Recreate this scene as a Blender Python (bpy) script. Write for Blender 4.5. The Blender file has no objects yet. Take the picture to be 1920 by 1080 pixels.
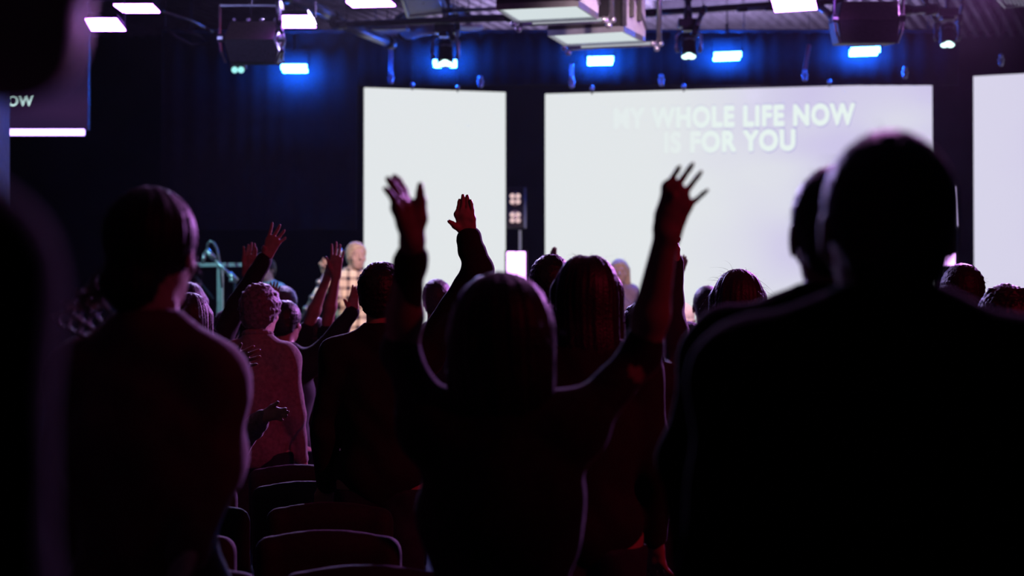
import bpy, math, random
import numpy as np
from mathutils import Vector, Matrix
random.seed(7); rng = np.random.default_rng(7)
sc = bpy.context.scene
col = sc.collection

# ------------------------------------------------------------------ camera
F = 3600.0; EYE = 1.53; HOR = 600.0
TH = math.atan((HOR - 540) / F)
cam_d = bpy.data.cameras.new('camera'); cam = bpy.data.objects.new('camera', cam_d); col.objects.link(cam)
cam.location = (0, 0, EYE); cam.rotation_euler = (math.pi/2 + TH, 0, 0)
cam_d.sensor_width = 36; cam_d.lens = F / 1920 * 36
cam_d.clip_start = .05; cam_d.clip_end = 100
cam_d.dof.use_dof = True; cam_d.dof.focus_distance = 7.9; cam_d.dof.aperture_fstop = 2.7
sc.camera = cam

# ------------------------------------------------------------------ world, exposure
w = bpy.data.worlds.new('world'); sc.world = w; w.use_nodes = True
w.node_tree.nodes['Background'].inputs[0].default_value = (.01, .012, .03, 1)
w.node_tree.nodes['Background'].inputs[1].default_value = .02
sc.view_settings.view_transform = 'Standard'; sc.view_settings.look = 'None'
sc.view_settings.exposure = 0; sc.view_settings.gamma = 1; sc.view_settings.use_curve_mapping = False

# ------------------------------------------------------------------ helpers
def P(px, py, d):
    """point seen at pixel (px,py) of the 1920x1080 frame standing d metres down the room"""
    yu = (540 - py) / F
    fy = math.cos(TH) - yu * math.sin(TH); fz = math.sin(TH) + yu * math.cos(TH)
    return Vector(((px - 960) / F / fy * d, d, EYE + fz / fy * d))

def lamp(kind, name, loc, target, color, energy, **kw):
    l = bpy.data.lights.new(name, kind); l.color = color; l.energy = energy
    for k, v in kw.items(): setattr(l, k, v)
    o = bpy.data.objects.new(name, l); col.objects.link(o); o.location = loc
    o.rotation_euler = (Vector(target) - Vector(loc)).to_track_quat('-Z', 'Y').to_euler()
    return o

# stage and house lamps and an added fill (visible fixtures are built further down)
lamp('SPOT', 'red_house_light', (5.5, 1.5, 4.6), (-1.9, 9.6, 1.3), (1, .03, .1), 640, spot_size=math.radians(56), spot_blend=1.0, shadow_soft_size=.15)
lamp('SPOT', 'rear_fill_light', (-4.5, 3.0, 5.0), (-1.3, 9.5, 1.3), (1, .6, .62), 28, spot_size=math.radians(40), spot_blend=.8, shadow_soft_size=.2)  # added dim warm fill on the jacket, no fixture behind it
lamp('SPOT', 'purple_back_light', (3.9, 15.2, 4.3), (-1.2, 7.2, 1.4), (.75, .25, 1), 4000, spot_size=math.radians(54), spot_blend=.6, shadow_soft_size=.12)
lamp('SPOT', 'lavender_back_light', (-1.3, 15.5, 4.3), (-.6, 7, 1.4), (.55, .42, 1), 2400, spot_size=math.radians(80), spot_blend=.6, shadow_soft_size=.12)
lamp('SPOT', 'purple_cross_light', (1.2, 7.5, 4.4), (-.55, 1.2, 1.85), (.8, .28, .9), 420, spot_size=math.radians(36), spot_blend=.6, shadow_soft_size=.1)
lamp('SPOT', 'teal_stage_light', (-4.6, 13.0, 4.3), (-2.4, 17.2, 1.9), (.35, .95, 1), 800, spot_size=math.radians(26), spot_blend=.5, shadow_soft_size=.1)
lamp('SPOT', 'warm_stage_light', (-.6, 11.5, 4.4), (-1.35, 17, 2), (1, .78, .62), 800, spot_size=math.radians(16), spot_blend=.5, shadow_soft_size=.1)
lamp('SPOT', 'warm_wash_light', (1.6, 10.5, 4.5), (1.1, 15.8, 1.7), (1, .68, .75), 1500, spot_size=math.radians(50), spot_blend=.5, shadow_soft_size=.1)
lamp('SPOT', 'violet_roof_light', (2.6, 20.5, 3.9), (2.5, 25.0, 5.6), (.66, .5, 1), 7500, spot_size=math.radians(85), spot_blend=.8, shadow_soft_size=.1)
lamp('SPOT', 'violet_rig_light', (3.0, 12.2, 3.5), (1.0, 14.8, 4.2), (.6, .2, 1), 240, spot_size=math.radians(60), spot_blend=.6, shadow_soft_size=.1)
lamp('SPOT', 'blue_rig_light', (-2.6, 12.5, 3.4), (-1.0, 16.5, 4.5), (.4, .42, 1), 70, spot_size=math.radians(80), spot_blend=.6, shadow_soft_size=.1)

# ---- materials
def mat(name, colr, rough=.8, metal=0, sheen=0, noise=0, nscale=20, bump=0, bscale=200, emis=None, estr=0, spec=.3, sss=0, sheen_tint=None):
    m = bpy.data.materials.new(name); m.use_nodes = True; nt = m.node_tree; b = nt.nodes['Principled BSDF']
    b.inputs['Base Color'].default_value = (*colr, 1); b.inputs['Roughness'].default_value = rough
    b.inputs['Metallic'].default_value = metal; b.inputs['Specular IOR Level'].default_value = spec
    if sheen:
        b.inputs['Sheen Weight'].default_value = sheen; b.inputs['Sheen Roughness'].default_value = .35
        b.inputs['Sheen Tint'].default_value = (*(sheen_tint or (1, 1, 1)), 1)
    if emis: b.inputs['Emission Color'].default_value = (*emis, 1); b.inputs['Emission Strength'].default_value = estr
    tc = nt.nodes.new('ShaderNodeTexCoord')
    if noise:
        n = nt.nodes.new('ShaderNodeTexNoise'); n.inputs['Scale'].default_value = nscale; n.inputs['Detail'].default_value = 4
        nt.links.new(tc.outputs['Object'], n.inputs['Vector'])
        r = nt.nodes.new('ShaderNodeValToRGB'); r.color_ramp.elements[0].position = .3; r.color_ramp.elements[1].position = .7
        r.color_ramp.elements[0].color = (*[c*(1-noise) for c in colr], 1); r.color_ramp.elements[1].color = (*[min(1, c*(1+noise)) for c in colr], 1)
        nt.links.new(n.outputs['Fac'], r.inputs['Fac']); nt.links.new(r.outputs['Color'], b.inputs['Base Color'])
    if bump:
        n2 = nt.nodes.new('ShaderNodeTexNoise'); n2.inputs['Scale'].default_value = bscale
        nt.links.new(tc.outputs['Object'], n2.inputs['Vector'])
        bp = nt.nodes.new('ShaderNodeBump'); bp.inputs['Strength'].default_value = bump; bp.inputs['Distance'].default_value = .004
        nt.links.new(n2.outputs['Fac'], bp.inputs['Height']); nt.links.new(bp.outputs['Normal'], b.inputs['Normal'])
    return m

def emat(name, colr, strength):
    m = bpy.data.materials.new(name); m.use_nodes = True; nt = m.node_tree; nt.nodes.clear()
    e = nt.nodes.new('ShaderNodeEmission'); e.inputs[0].default_value = (*colr, 1); e.inputs[1].default_value = strength
    o = nt.nodes.new('ShaderNodeOutputMaterial'); nt.links.new(e.outputs[0], o.inputs[0]); return m

M = dict(
    black=mat('black_paint', (.012, .012, .014), .55, noise=.2),
    steel=mat('black_steel', (.03, .03, .035), .4, .6, noise=.2),
    pipe=mat('grey_steel_pipe', (.22, .22, .25), .35, .8, noise=.15),
    alu=mat('aluminium', (.45, .46, .5), .35, .8, noise=.1),
    galv=mat('galvanised_deck', (.32, .32, .35), .55, .3, noise=.25, nscale=3),
    duct=mat('duct_metal', (.4, .4, .43), .5, .3, noise=.15, nscale=6),
    panel=mat('pale_panel', (.6, .6, .62), .6, noise=.1),
    grille=mat('brown_black_grille', (.055, .04, .035), .7, noise=.3, nscale=60, bump=.4, bscale=300),
    wall=mat('black_curtain', (.010, .011, .016), .9, noise=.3, nscale=2),
    floor=mat('dark_carpet', (.014, .013, .016), .95, noise=.3, nscale=60, bump=.4),
    stage=mat('black_stage', (.02, .02, .024), .5, noise=.2),
    chair=mat('black_chair_fabric', (.010, .010, .013), .8, sheen=.1, noise=.25, nscale=80, bump=.3, bscale=500),
    leg=mat('chair_leg_steel', (.02, .02, .022), .4, .5, noise=.1),
    skin=mat('skin', (.26, .13, .1), .5, noise=.08, nscale=30, bump=.1),
    skin2=mat('skin_pale', (.5, .32, .27), .5, noise=.08, nscale=30, bump=.1),
    hair_dark=mat('hair_dark', (.006, .005, .006), .5, sheen=.2, noise=.4, nscale=60, bump=.6, bscale=120),
    hair_brown=mat('hair_brown', (.016, .009, .01), .55, sheen=.14, noise=.4, nscale=60, bump=.6, bscale=120),
    curl=mat('hair_backlit', (.3, .19, .16), .5, sheen=.6, noise=.3, nscale=60),  # backlight through the thin curls, put into a lighter hair colour
    hair_grey=mat('hair_grey', (.085, .07, .08), .55, sheen=.5, noise=.5, nscale=60, bump=.8, bscale=90),
    hair_blond=mat('hair_blond', (.5, .36, .26), .5, sheen=.5, noise=.3, nscale=60, bump=.5, bscale=120),
    c_black=mat('black_cotton', (.006, .006, .007), .9, sheen=.05, noise=.3, nscale=30, bump=.3),
    c_void=mat('matte_black_cotton', (.004, .004, .005), 1, noise=.3, nscale=30, spec=.05),
    c_navy=mat('navy_cotton', (.012, .014, .025), .9, sheen=.3, noise=.3, nscale=30, bump=.3),
    c_char=mat('charcoal_knit', (.02, .015, .017), .9, sheen=.15, noise=.35, nscale=40, bump=.6),
    c_beige=mat('beige_wool', (.17, .12, .115), .95, sheen=.3, noise=.25, nscale=50, bump=.5, bscale=250),
    c_red=mat('wine_shirt', (.15, .05, .055), .9, sheen=.5, noise=.3, nscale=12, bump=.4),
    c_pale=mat('pale_grey_sweat', (.45, .47, .48), .9, noise=.1, bump=.2),
    c_teal=mat('teal_shirt', (.25, .45, .5), .9, noise=.15, bump=.2),
    c_white=mat('white_cotton', (.75, .75, .8), .9, noise=.05, bump=.2),
    c_purple=mat('mauve_shirt', (.3, .2, .3), .9, noise=.1, sheen=.3),
    denim=mat('dark_denim', (.012, .015, .03), .9, noise=.3, bump=.2),
    shoe=mat('dark_shoe', (.015, .014, .014), .6, noise=.2),
    knit=mat('pink_grey_knit', (.62, .5, .52), .95, noise=.15, nscale=80, bump=.8, bscale=180),
    red=mat('red_strap', (.5, .02, .02), .6, noise=.1),
    blue_m=mat('bluish_shackle', (.4, .42, .6), .35, .7, noise=.1),
    glass=mat('dark_glasses_frame', (.02, .02, .02), .3),
    wood=mat('guitar_wood', (.3, .15, .08), .3, noise=.3),
)
# plaid for the singer
m = mat('cream_plaid', (.7, .55, .4), .9); nt = m.node_tree; b = nt.nodes['Principled BSDF']
tc = nt.nodes.new('ShaderNodeTexCoord'); sx = nt.nodes.new('ShaderNodeSeparateXYZ'); nt.links.new(tc.outputs['Object'], sx.inputs[0])
fs = []
for ax, off in (('X', 0), ('Z', .3)):
    mu = nt.nodes.new('ShaderNodeMath'); mu.operation = 'MULTIPLY'; mu.inputs[1].default_value = 2*math.pi/.085; nt.links.new(sx.outputs[ax], mu.inputs[0])
    si = nt.nodes.new('ShaderNodeMath'); si.operation = 'SINE'; nt.links.new(mu.outputs[0], si.inputs[0])
    g = nt.nodes.new('ShaderNodeMath'); g.operation = 'GREATER_THAN'; g.inputs[1].default_value = .35; nt.links.new(si.outputs[0], g.inputs[0]); fs.append(g)
ad = nt.nodes.new('ShaderNodeMath'); ad.operation = 'ADD'; nt.links.new(fs[0].outputs[0], ad.inputs[0]); nt.links.new(fs[1].outputs[0], ad.inputs[1])
rp = nt.nodes.new('ShaderNodeValToRGB'); rp.color_ramp.interpolation = 'CONSTANT'
rp.color_ramp.elements[0].color = (.8, .66, .5, 1); rp.color_ramp.elements[1].position = .75; rp.color_ramp.elements[1].color = (.06, .045, .05, 1)
e = rp.color_ramp.elements.new(.3); e.color = (.45, .33, .26, 1)
hf = nt.nodes.new('ShaderNodeMath'); hf.operation = 'MULTIPLY'; hf.inputs[1].default_value = .5; nt.links.new(ad.outputs[0], hf.inputs[0])
nt.links.new(hf.outputs[0], rp.inputs[0]); nt.links.new(rp.outputs[0], b.inputs['Base Color']); M['plaid'] = m

BLUE = (.03, .15, 1.0)
M['led_blue'] = emat('blue_led', BLUE, 70)
M['led_purple'] = emat('violet_led', (.42, .11, 1), 45)
M['halo_rear'] = emat('rear_blue_halo', (.004, .11, 1), 1100)  # added emission behind the battens, makes their halos
M['lens'] = emat('cool_lens', (.62, 1, .95), 3.0)
M['lens_dim'] = emat('dim_lens', (.3, .75, .75), 1.3)
M['diffuser'] = emat('soft_diffuser', (.66, .74, .76), 1)
M['diffuser2'] = emat('soft_diffuser_shade', (.22, .24, .27), 1)
M['bulb'] = emat('pink_bulb', (.8, .55, .55), 1)
M['panel_light'] = emat('violet_white_light', (.75, .35, 1), 5)
M['tube_light'] = emat('lavender_tube', (.62, .5, .9), 1)
M['tube_white'] = emat('white_tube', (.5, .3, 1), 5)
M['rail_glow'] = emat('lit_rail', (.42, .44, .5), 1)  # lit front of the softbox rail, imitated by an emissive strip
M['letters2'] = emat('letter_side', (.7, 1, 1), 1.3)

# ---- plain geometry
class MB:
    def __init__(s): s.v = []; s.f = []; s.smooth = False
    def add(s, vs, fs):
        o = len(s.v); s.v += [tuple(v) for v in vs]; s.f += [tuple(i+o for i in f) for f in fs]; return s
    def hexa(s, p):   # 8 points: 4 front (loop), 4 back
        return s.add(p, [(0,1,2,3), (7,6,5,4), (0,4,5,1), (1,5,6,2), (2,6,7,3), (3,7,4,0)])
    def box(s, c, sz, R=None):
        c = Vector(c); a = []
        for (x, y, z) in ((-1,-1,-1),(1,-1,-1),(1,-1,1),(-1,-1,1),(-1,1,-1),(1,1,-1),(1,1,1),(-1,1,1)):
            v = Vector((x*sz[0]/2, y*sz[1]/2, z*sz[2]/2)); a.append(c + (R @ v if R else v))
        return s.hexa(a)
    def tube(s, pts, r, n=8, r2=None, cap=True):
        pts = [Vector(p) for p in pts]; N = len(pts); o = len(s.v); up = Vector((.13, .21, .97))
        for i, p in enumerate(pts):
            t = (pts[min(i+1, N-1)] - pts[max(i-1, 0)]).normalized()
            a = t.cross(up); a = a.normalized() if a.length > 1e-3 else t.orthogonal().normalized(); b = t.cross(a)
            rr = r if r2 is None else r + (r2-r)*i/(N-1)
            for k in range(n):
                q = 2*math.pi*k/n; s.v.append(tuple(p + a*rr*math.cos(q) + b*rr*math.sin(q)))
        for i in range(N-1):
            for k in range(n):
                k2 = (k+1) % n; s.f.append((o+i*n+k, o+i*n+k2, o+(i+1)*n+k2, o+(i+1)*n+k))
        if cap: s.f.append(tuple(o+k for k in reversed(range(n)))); s.f.append(tuple(o+(N-1)*n+k for k in range(n)))
        return s
    def ball(s, c, r, n=10, sc=(1,1,1)):
        c = Vector(c); m_ = n//2+1; o = len(s.v)
        for i in range(m_+1):
            th = math.pi*i/m_
            for k in range(n):
                q = 2*math.pi*k/n; s.v.append((c.x+r*sc[0]*math.sin(th)*math.cos(q), c.y+r*sc[1]*math.sin(th)*math.sin(q), c.z+r*sc[2]*math.cos(th)))
        for i in range(m_):
            for k in range(n): s.f.append((o+i*n+k, o+i*n+(k+1)%n, o+(i+1)*n+(k+1)%n, o+(i+1)*n+k))
        return s
    def build(s, name, m_, parent=None, smooth=False, bevel=0):
        me = bpy.data.meshes.new(name); me.from_pydata(s.v, [], s.f); me.materials.append(m_)
        if smooth: me.shade_smooth()
        o = bpy.data.objects.new(name, me); col.objects.link(o)
        if parent: o.parent = parent; o.matrix_parent_inverse = Matrix.Translation(parent.location).inverted() if parent.type == 'EMPTY' else Matrix()
        if bevel:
            bm_ = o.modifiers.new('bevel', 'BEVEL'); bm_.width = bevel; bm_.segments = 3; bm_.limit_method = 'ANGLE'
        return o

def thing(name, label, cat, loc=(0,0,0), group=None):
    o = bpy.data.objects.new(name, None); col.objects.link(o); o.location = loc; o.empty_display_size = .1
    o['label'] = label; o['category'] = cat
    if group: o['group'] = group
    return o
def struct(o): o['kind'] = 'structure'; return o

# ---- implicit surfaces
class Field:
    def __init__(s, h): s.h = h; s.ops = []; s.lo = np.full(3, 1e9); s.hi = np.full(3, -1e9)
    def _bb(s, lo, hi): s.lo = np.minimum(s.lo, lo); s.hi = np.maximum(s.hi, hi)
    def rc(s, a, b, r1, r2=None, k=.03, sub=False):
        a = np.array(a, float); b = np.array(b, float); r2 = r1 if r2 is None else r2; m_ = max(r1, r2)
        lo = np.minimum(a, b)-m_; hi = np.maximum(a, b)+m_
        if not sub: s._bb(lo, hi)
        s.ops.append(('rc', lo, hi, k, sub, (a, b, r1, r2))); return s
    def el(s, c, r, k=.03, R=None, sub=False):
        c = np.array(c, float); r = np.array(r, float); m_ = np.full(3, r.max())
        if not sub: s._bb(c-m_, c+m_)
        s.ops.append(('el', c-m_, c+m_, k, sub, (c, r, None if R is None else np.array(R)))); return s
    def cut(s, n, p, k=.004):   # removes the side n points to
        s.ops.append(('pl', None, None, k, True, (np.array(n, float), np.array(p, float)))); return s
    def mesh(s, disp=None):
        h = s.h; lo = s.lo - 3*h; n = np.ceil((s.hi + 3*h - lo)/h).astype(int)+1
        V = np.full(n, .5, np.float32); ax = [lo[i] + h*np.arange(n[i]) for i in range(3)]
        for kind, l, u, k, sub, a in s.ops:
            if l is None: i0 = np.zeros(3, int); i1 = n
            else:
                mg = max(k, 2*h)+2*h
                i0 = np.clip(((l-mg-lo)/h).astype(int), 0, n); i1 = np.clip(((u+mg-lo)/h).astype(int)+2, 0, n)
            if (i1 <= i0).any(): continue
            sl = tuple(slice(i0[i], i1[i]) for i in range(3))
            X, Y, Z = np.meshgrid(ax[0][sl[0]], ax[1][sl[1]], ax[2][sl[2]], indexing='ij', sparse=True)
            if kind == 'rc':
                A, B, r1, r2 = a; d = B-A; L = d@d + 1e-12
                t = np.clip(((X-A[0])*d[0]+(Y-A[1])*d[1]+(Z-A[2])*d[2])/L, 0, 1)
                D = np.sqrt((X-A[0]-t*d[0])**2+(Y-A[1]-t*d[1])**2+(Z-A[2]-t*d[2])**2) - (r1+(r2-r1)*t)
            elif kind == 'el':
                c, r, R = a; x, y, z = X-c[0], Y-c[1], Z-c[2]
                if R is not None: x, y, z = (R[0][0]*x+R[1][0]*y+R[2][0]*z, R[0][1]*x+R[1][1]*y+R[2][1]*z, R[0][2]*x+R[1][2]*y+R[2][2]*z)
                k0 = np.sqrt((x/r[0])**2+(y/r[1])**2+(z/r[2])**2); k1 = np.sqrt((x/r[0]**2)**2+(y/r[1]**2)**2+(z/r[2]**2)**2)+1e-9
                D = k0*(k0-1)/k1
            else:
                nn, p = a; D = -((X-p[0])*nn[0]+(Y-p[1])*nn[1]+(Z-p[2])*nn[2])
            W = V[sl]
            if sub:
                q = np.maximum(k-np.abs(-D-W), 0)/k; V[sl] = np.maximum(W, -D)+q*q*k*.25
            else:
                q = np.maximum(k-np.abs(D-W), 0)/k; V[sl] = np.minimum(W, D)-q*q*k*.25
        ins = V < 0; nx, ny, nz = V.shape
        cnt = np.zeros((nx-1, ny-1, nz-1), np.int8)
        cor = [(i,j,k) for i in (0,1) for j in (0,1) for k in (0,1)]
        for i,j,k in cor: cnt += ins[i:nx-1+i, j:ny-1+j, k:nz-1+k]
        act = (cnt > 0) & (cnt < 8); I = np.argwhere(act); idx = np.full(act.shape, -1, np.int64); idx[act] = np.arange(len(I))
        acc = np.zeros((len(I), 3)); num = np.zeros(len(I))
        for a_ in cor:
            for axn in range(3):
                if a_[axn]: continue
                b_ = list(a_); b_[axn] = 1
                va = V[I[:,0]+a_[0], I[:,1]+a_[1], I[:,2]+a_[2]]; vb = V[I[:,0]+b_[0], I[:,1]+b_[1], I[:,2]+b_[2]]
                cr = (va < 0) != (vb < 0); t = np.where(cr, va/(va-vb+1e-12), 0)
                p = np.tile(np.array(a_, float), (len(I), 1)); p[:, axn] = t; acc[cr] += p[cr]; num[cr] += 1
        verts = lo + (I + acc/num[:,None])*h
        faces = []
        for axn in range(3):
            s0 = [slice(None)]*3; s1 = [slice(None)]*3; s0[axn] = slice(0,-1); s1[axn] = slice(1,None)
            A = ins[tuple(s0)]; B = ins[tuple(s1)]; E = np.argwhere(A != B); o1, o2 = (axn+1)%3, (axn+2)%3
            ok = (E[:,o1] > 0) & (E[:,o2] > 0) & (E[:,o1] < V.shape[o1]-1) & (E[:,o2] < V.shape[o2]-1); E = E[ok]
            def c(d1, d2):
                q = E.copy(); q[:,o1] -= d1; q[:,o2] -= d2; return idx[q[:,0], q[:,1], q[:,2]]
            Q = np.stack([c(0,0), c(1,0), c(1,1), c(0,1)], 1); fl = A[E[:,0],E[:,1],E[:,2]]
            Q[~fl] = Q[~fl][:, ::-1]; faces.append(Q)
        return verts, np.concatenate(faces)
def normals(v, f):
    n = np.cross(v[f[:,2]]-v[f[:,0]], v[f[:,3]]-v[f[:,1]]); N = np.zeros_like(v)
    for i in range(4): np.add.at(N, f[:,i], n)
    return N/(np.linalg.norm(N, axis=1, keepdims=True)+1e-9)
def folds(v, amp, fr=1.0, seed=0):
    x, y, z = v[:,0]*fr, v[:,1]*fr, v[:,2]*fr; s = seed*1.7
    u = x*11+3*np.sin(z*9+s)+2*np.sin(y*13); q = z*17+4*np.sin(x*10+s)+2*np.sin(y*8+s)
    return amp*(.55*np.sin(u+q*.6)+.45*np.sin(q*1.3-u*.7+s)+.35*np.sin(x*47+z*39+s)*np.sin(y*41))
def curls(v, amp, fr, seed=0):
    x, y, z = v[:,0]*fr, v[:,1]*fr, v[:,2]*fr
    return amp*(np.sin(x+1.3*np.sin(y+seed))*np.sin(y*1.1+1.2*np.sin(z))*np.sin(z*.9+seed)+.5*np.sin(2.3*x+seed)*np.sin(2.1*z+y))
def mk(name, parts, m_, parent, extra=None):
    """one mesh object from several (verts, quads) shells"""
    V = []; Fc = []; o = 0
    for v, f in parts: V.append(v); Fc.append(f+o); o += len(v)
    V = np.concatenate(V); Fc = np.concatenate(Fc)
    me = bpy.data.meshes.new(name); n = len(Fc)
    me.vertices.add(len(V)); me.vertices.foreach_set('co', V.astype(np.float32).ravel())
    me.loops.add(4*n); me.loops.foreach_set('vertex_index', Fc.astype(np.int32).ravel())
    me.polygons.add(n); me.polygons.foreach_set('loop_start', np.arange(0, 4*n, 4, dtype=np.int32))
    try: me.polygons.foreach_set('loop_total', np.full(n, 4, np.int32))
    except Exception: pass
    me.update(); me.validate(); me.shade_smooth(); me.materials.append(m_)
    ob = bpy.data.objects.new(name, me); col.objects.link(ob)
    ob.parent = parent; ob.matrix_parent_inverse = Matrix.Translation(parent.location).inverted()
    return ob
def strands(v, f, n, ln, wdt, drop=.5, sel=None):
    """n short thin loose hairs leaving a hair surface, as quads"""
    N = normals(v, f); ids = np.arange(len(v)) if sel is None else np.nonzero(sel(v))[0]
    if len(ids) == 0: return np.zeros((0,3)), np.zeros((0,4), int)
    V = []; Q = []
    for i in rng.choice(ids, n):
        p = v[i]; d = N[i] + rng.normal(0, .5, 3) + np.array([0, 0, -drop]); d /= np.linalg.norm(d)
        L = ln*rng.uniform(.4, 1.3); side = np.cross(d, rng.normal(0, 1, 3)); side /= np.linalg.norm(side)+1e-9
        bend = rng.normal(0, .3, 3); S = 4; o = len(V)
        for k in range(S+1):
            t = k/S; c = p - N[i]*.004 + d*L*t + bend*L*t*t + np.array([0, 0, -drop*L*t*t]); ww = wdt*(1-.8*t)/2
            V.append(c-side*ww); V.append(c+side*ww)
        for k in range(S): Q.append((o+2*k, o+2*k+1, o+2*k+3, o+2*k+2))
    return np.array(V), np.array(Q)

# ------------------------------------------------------------------ hands and people
def A3(v): return np.array(v, float)
def hand(fd, wr, ki, kp, tips, s=1.0, fr=1.0, tb=None):
    """wrist, index and little-finger knuckles, five fingertips (thumb first), all world points"""
    wr, ki, kp = A3(wr), A3(ki), A3(kp); lat = kp-ki; f = (ki+kp)/2-wr
    kn = [ki+lat*t + f/np.linalg.norm(f)*b for t, b in ((0, 0), (.33, .007), (.68, .004), (1, -.004))]
    nrm = np.cross(f, lat); nrm /= np.linalg.norm(nrm)+1e-9; L = lat/(np.linalg.norm(lat)+1e-9)
    for i, q in enumerate(kn):
        st = wr + L*(-.018+.012*i)*s; fd.rc(st, q, .0165*s, .0115*s, k=.012)
    fd.rc(wr, (kn[1]+kn[2])/2, .019*s, .014*s, k=.014)
    fd.rc(kn[0], kn[3], .0105*s, .0095*s, k=.012); fd.rc(wr+(kn[0]-wr)*.55, wr+(kn[3]-wr)*.55, .0125*s, .0115*s, k=.014)
    wb = [q+(A3(tips[i+1])-q)*.2 for i, q in enumerate(kn)]
    for a_, b_ in zip(wb, wb[1:]): fd.rc(a_, b_, .0065*s, k=.01)
    for i, q in enumerate(kn):
        t = A3(tips[i+1]); d = t-q; m1 = q+d*.42+nrm*.006*s; m2 = q+d*.74+nrm*.004*s; r = (.0088, .009, .0086, .0076)[i]*s*fr
        fd.rc(q, m1, r*1.08, r, k=.004); fd.rc(m1, m2, r, r*.92, k=.003); fd.rc(m2, t-d/np.linalg.norm(d)*r*.8, r*.92, r*.74, k=.003)
    t = A3(tips[0]); b = wr + f*.16 - L*.018*s if tb is None else A3(tb); m1 = b+(t-b)*.5-L*.006*s
    (tb is not None) and fd.rc(wr, b, .02*s, .015*s, k=.02); fd.rc(b, m1, .016*s*fr, .0125*s*fr, k=.014); fd.rc(m1, b+(t-b)*.76, .0118*s, .0098*s, k=.005); fd.rc(b+(t-b)*.76, t, .0098*s, .0075*s, k=.004)

def auto_hand(wr, tip, thumb=-1, wide=1.0, spread=.5, curl=.1, s=1.0, n=None):
    """knuckles and fingertips from a wrist, the middle fingertip direction and the side of the thumb (-1 = image left)"""
    wr = A3(wr); f = A3(tip)-wr; f /= np.linalg.norm(f); n = A3((0, -1, 0)) if n is None else A3(n)
    side = np.cross(f, n); side /= np.linalg.norm(side); side = side if side[0] >= 0 or abs(side[0]) < .2 else -side   # towards image right
    nn = np.cross(side, f); nn = nn if nn[1] < 0 else -nn
    g = math.acos(max(.2, min(1, wide))); side = side*math.cos(g)+nn*math.sin(g)
    sd = side*(-thumb)                       # index to little finger
    kn_c = wr+f*.092*s; ki = kn_c-sd*.033*s; kp = kn_c+sd*.031*s-f*.006*s
    tips = []
    for i, (lt, ln, a) in enumerate(((-.033, .078, -.28), (-.011, .086, -.08), (.011, .08, .12), (.031, .063, .36))):
        a *= spread; c = curl*(1+.4*i)
        d = f*math.cos(a)*math.cos(c)+sd*math.sin(a)-nn*math.sin(c)*(-1); tips.append(kn_c+sd*lt*s+d/np.linalg.norm(d)*ln*s)
    th = wr+f*.078*s-sd*(.045+.03*spread)*s
    return dict(w=wr, ki=ki, kp=kp, tips=[th]+tips)

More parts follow.
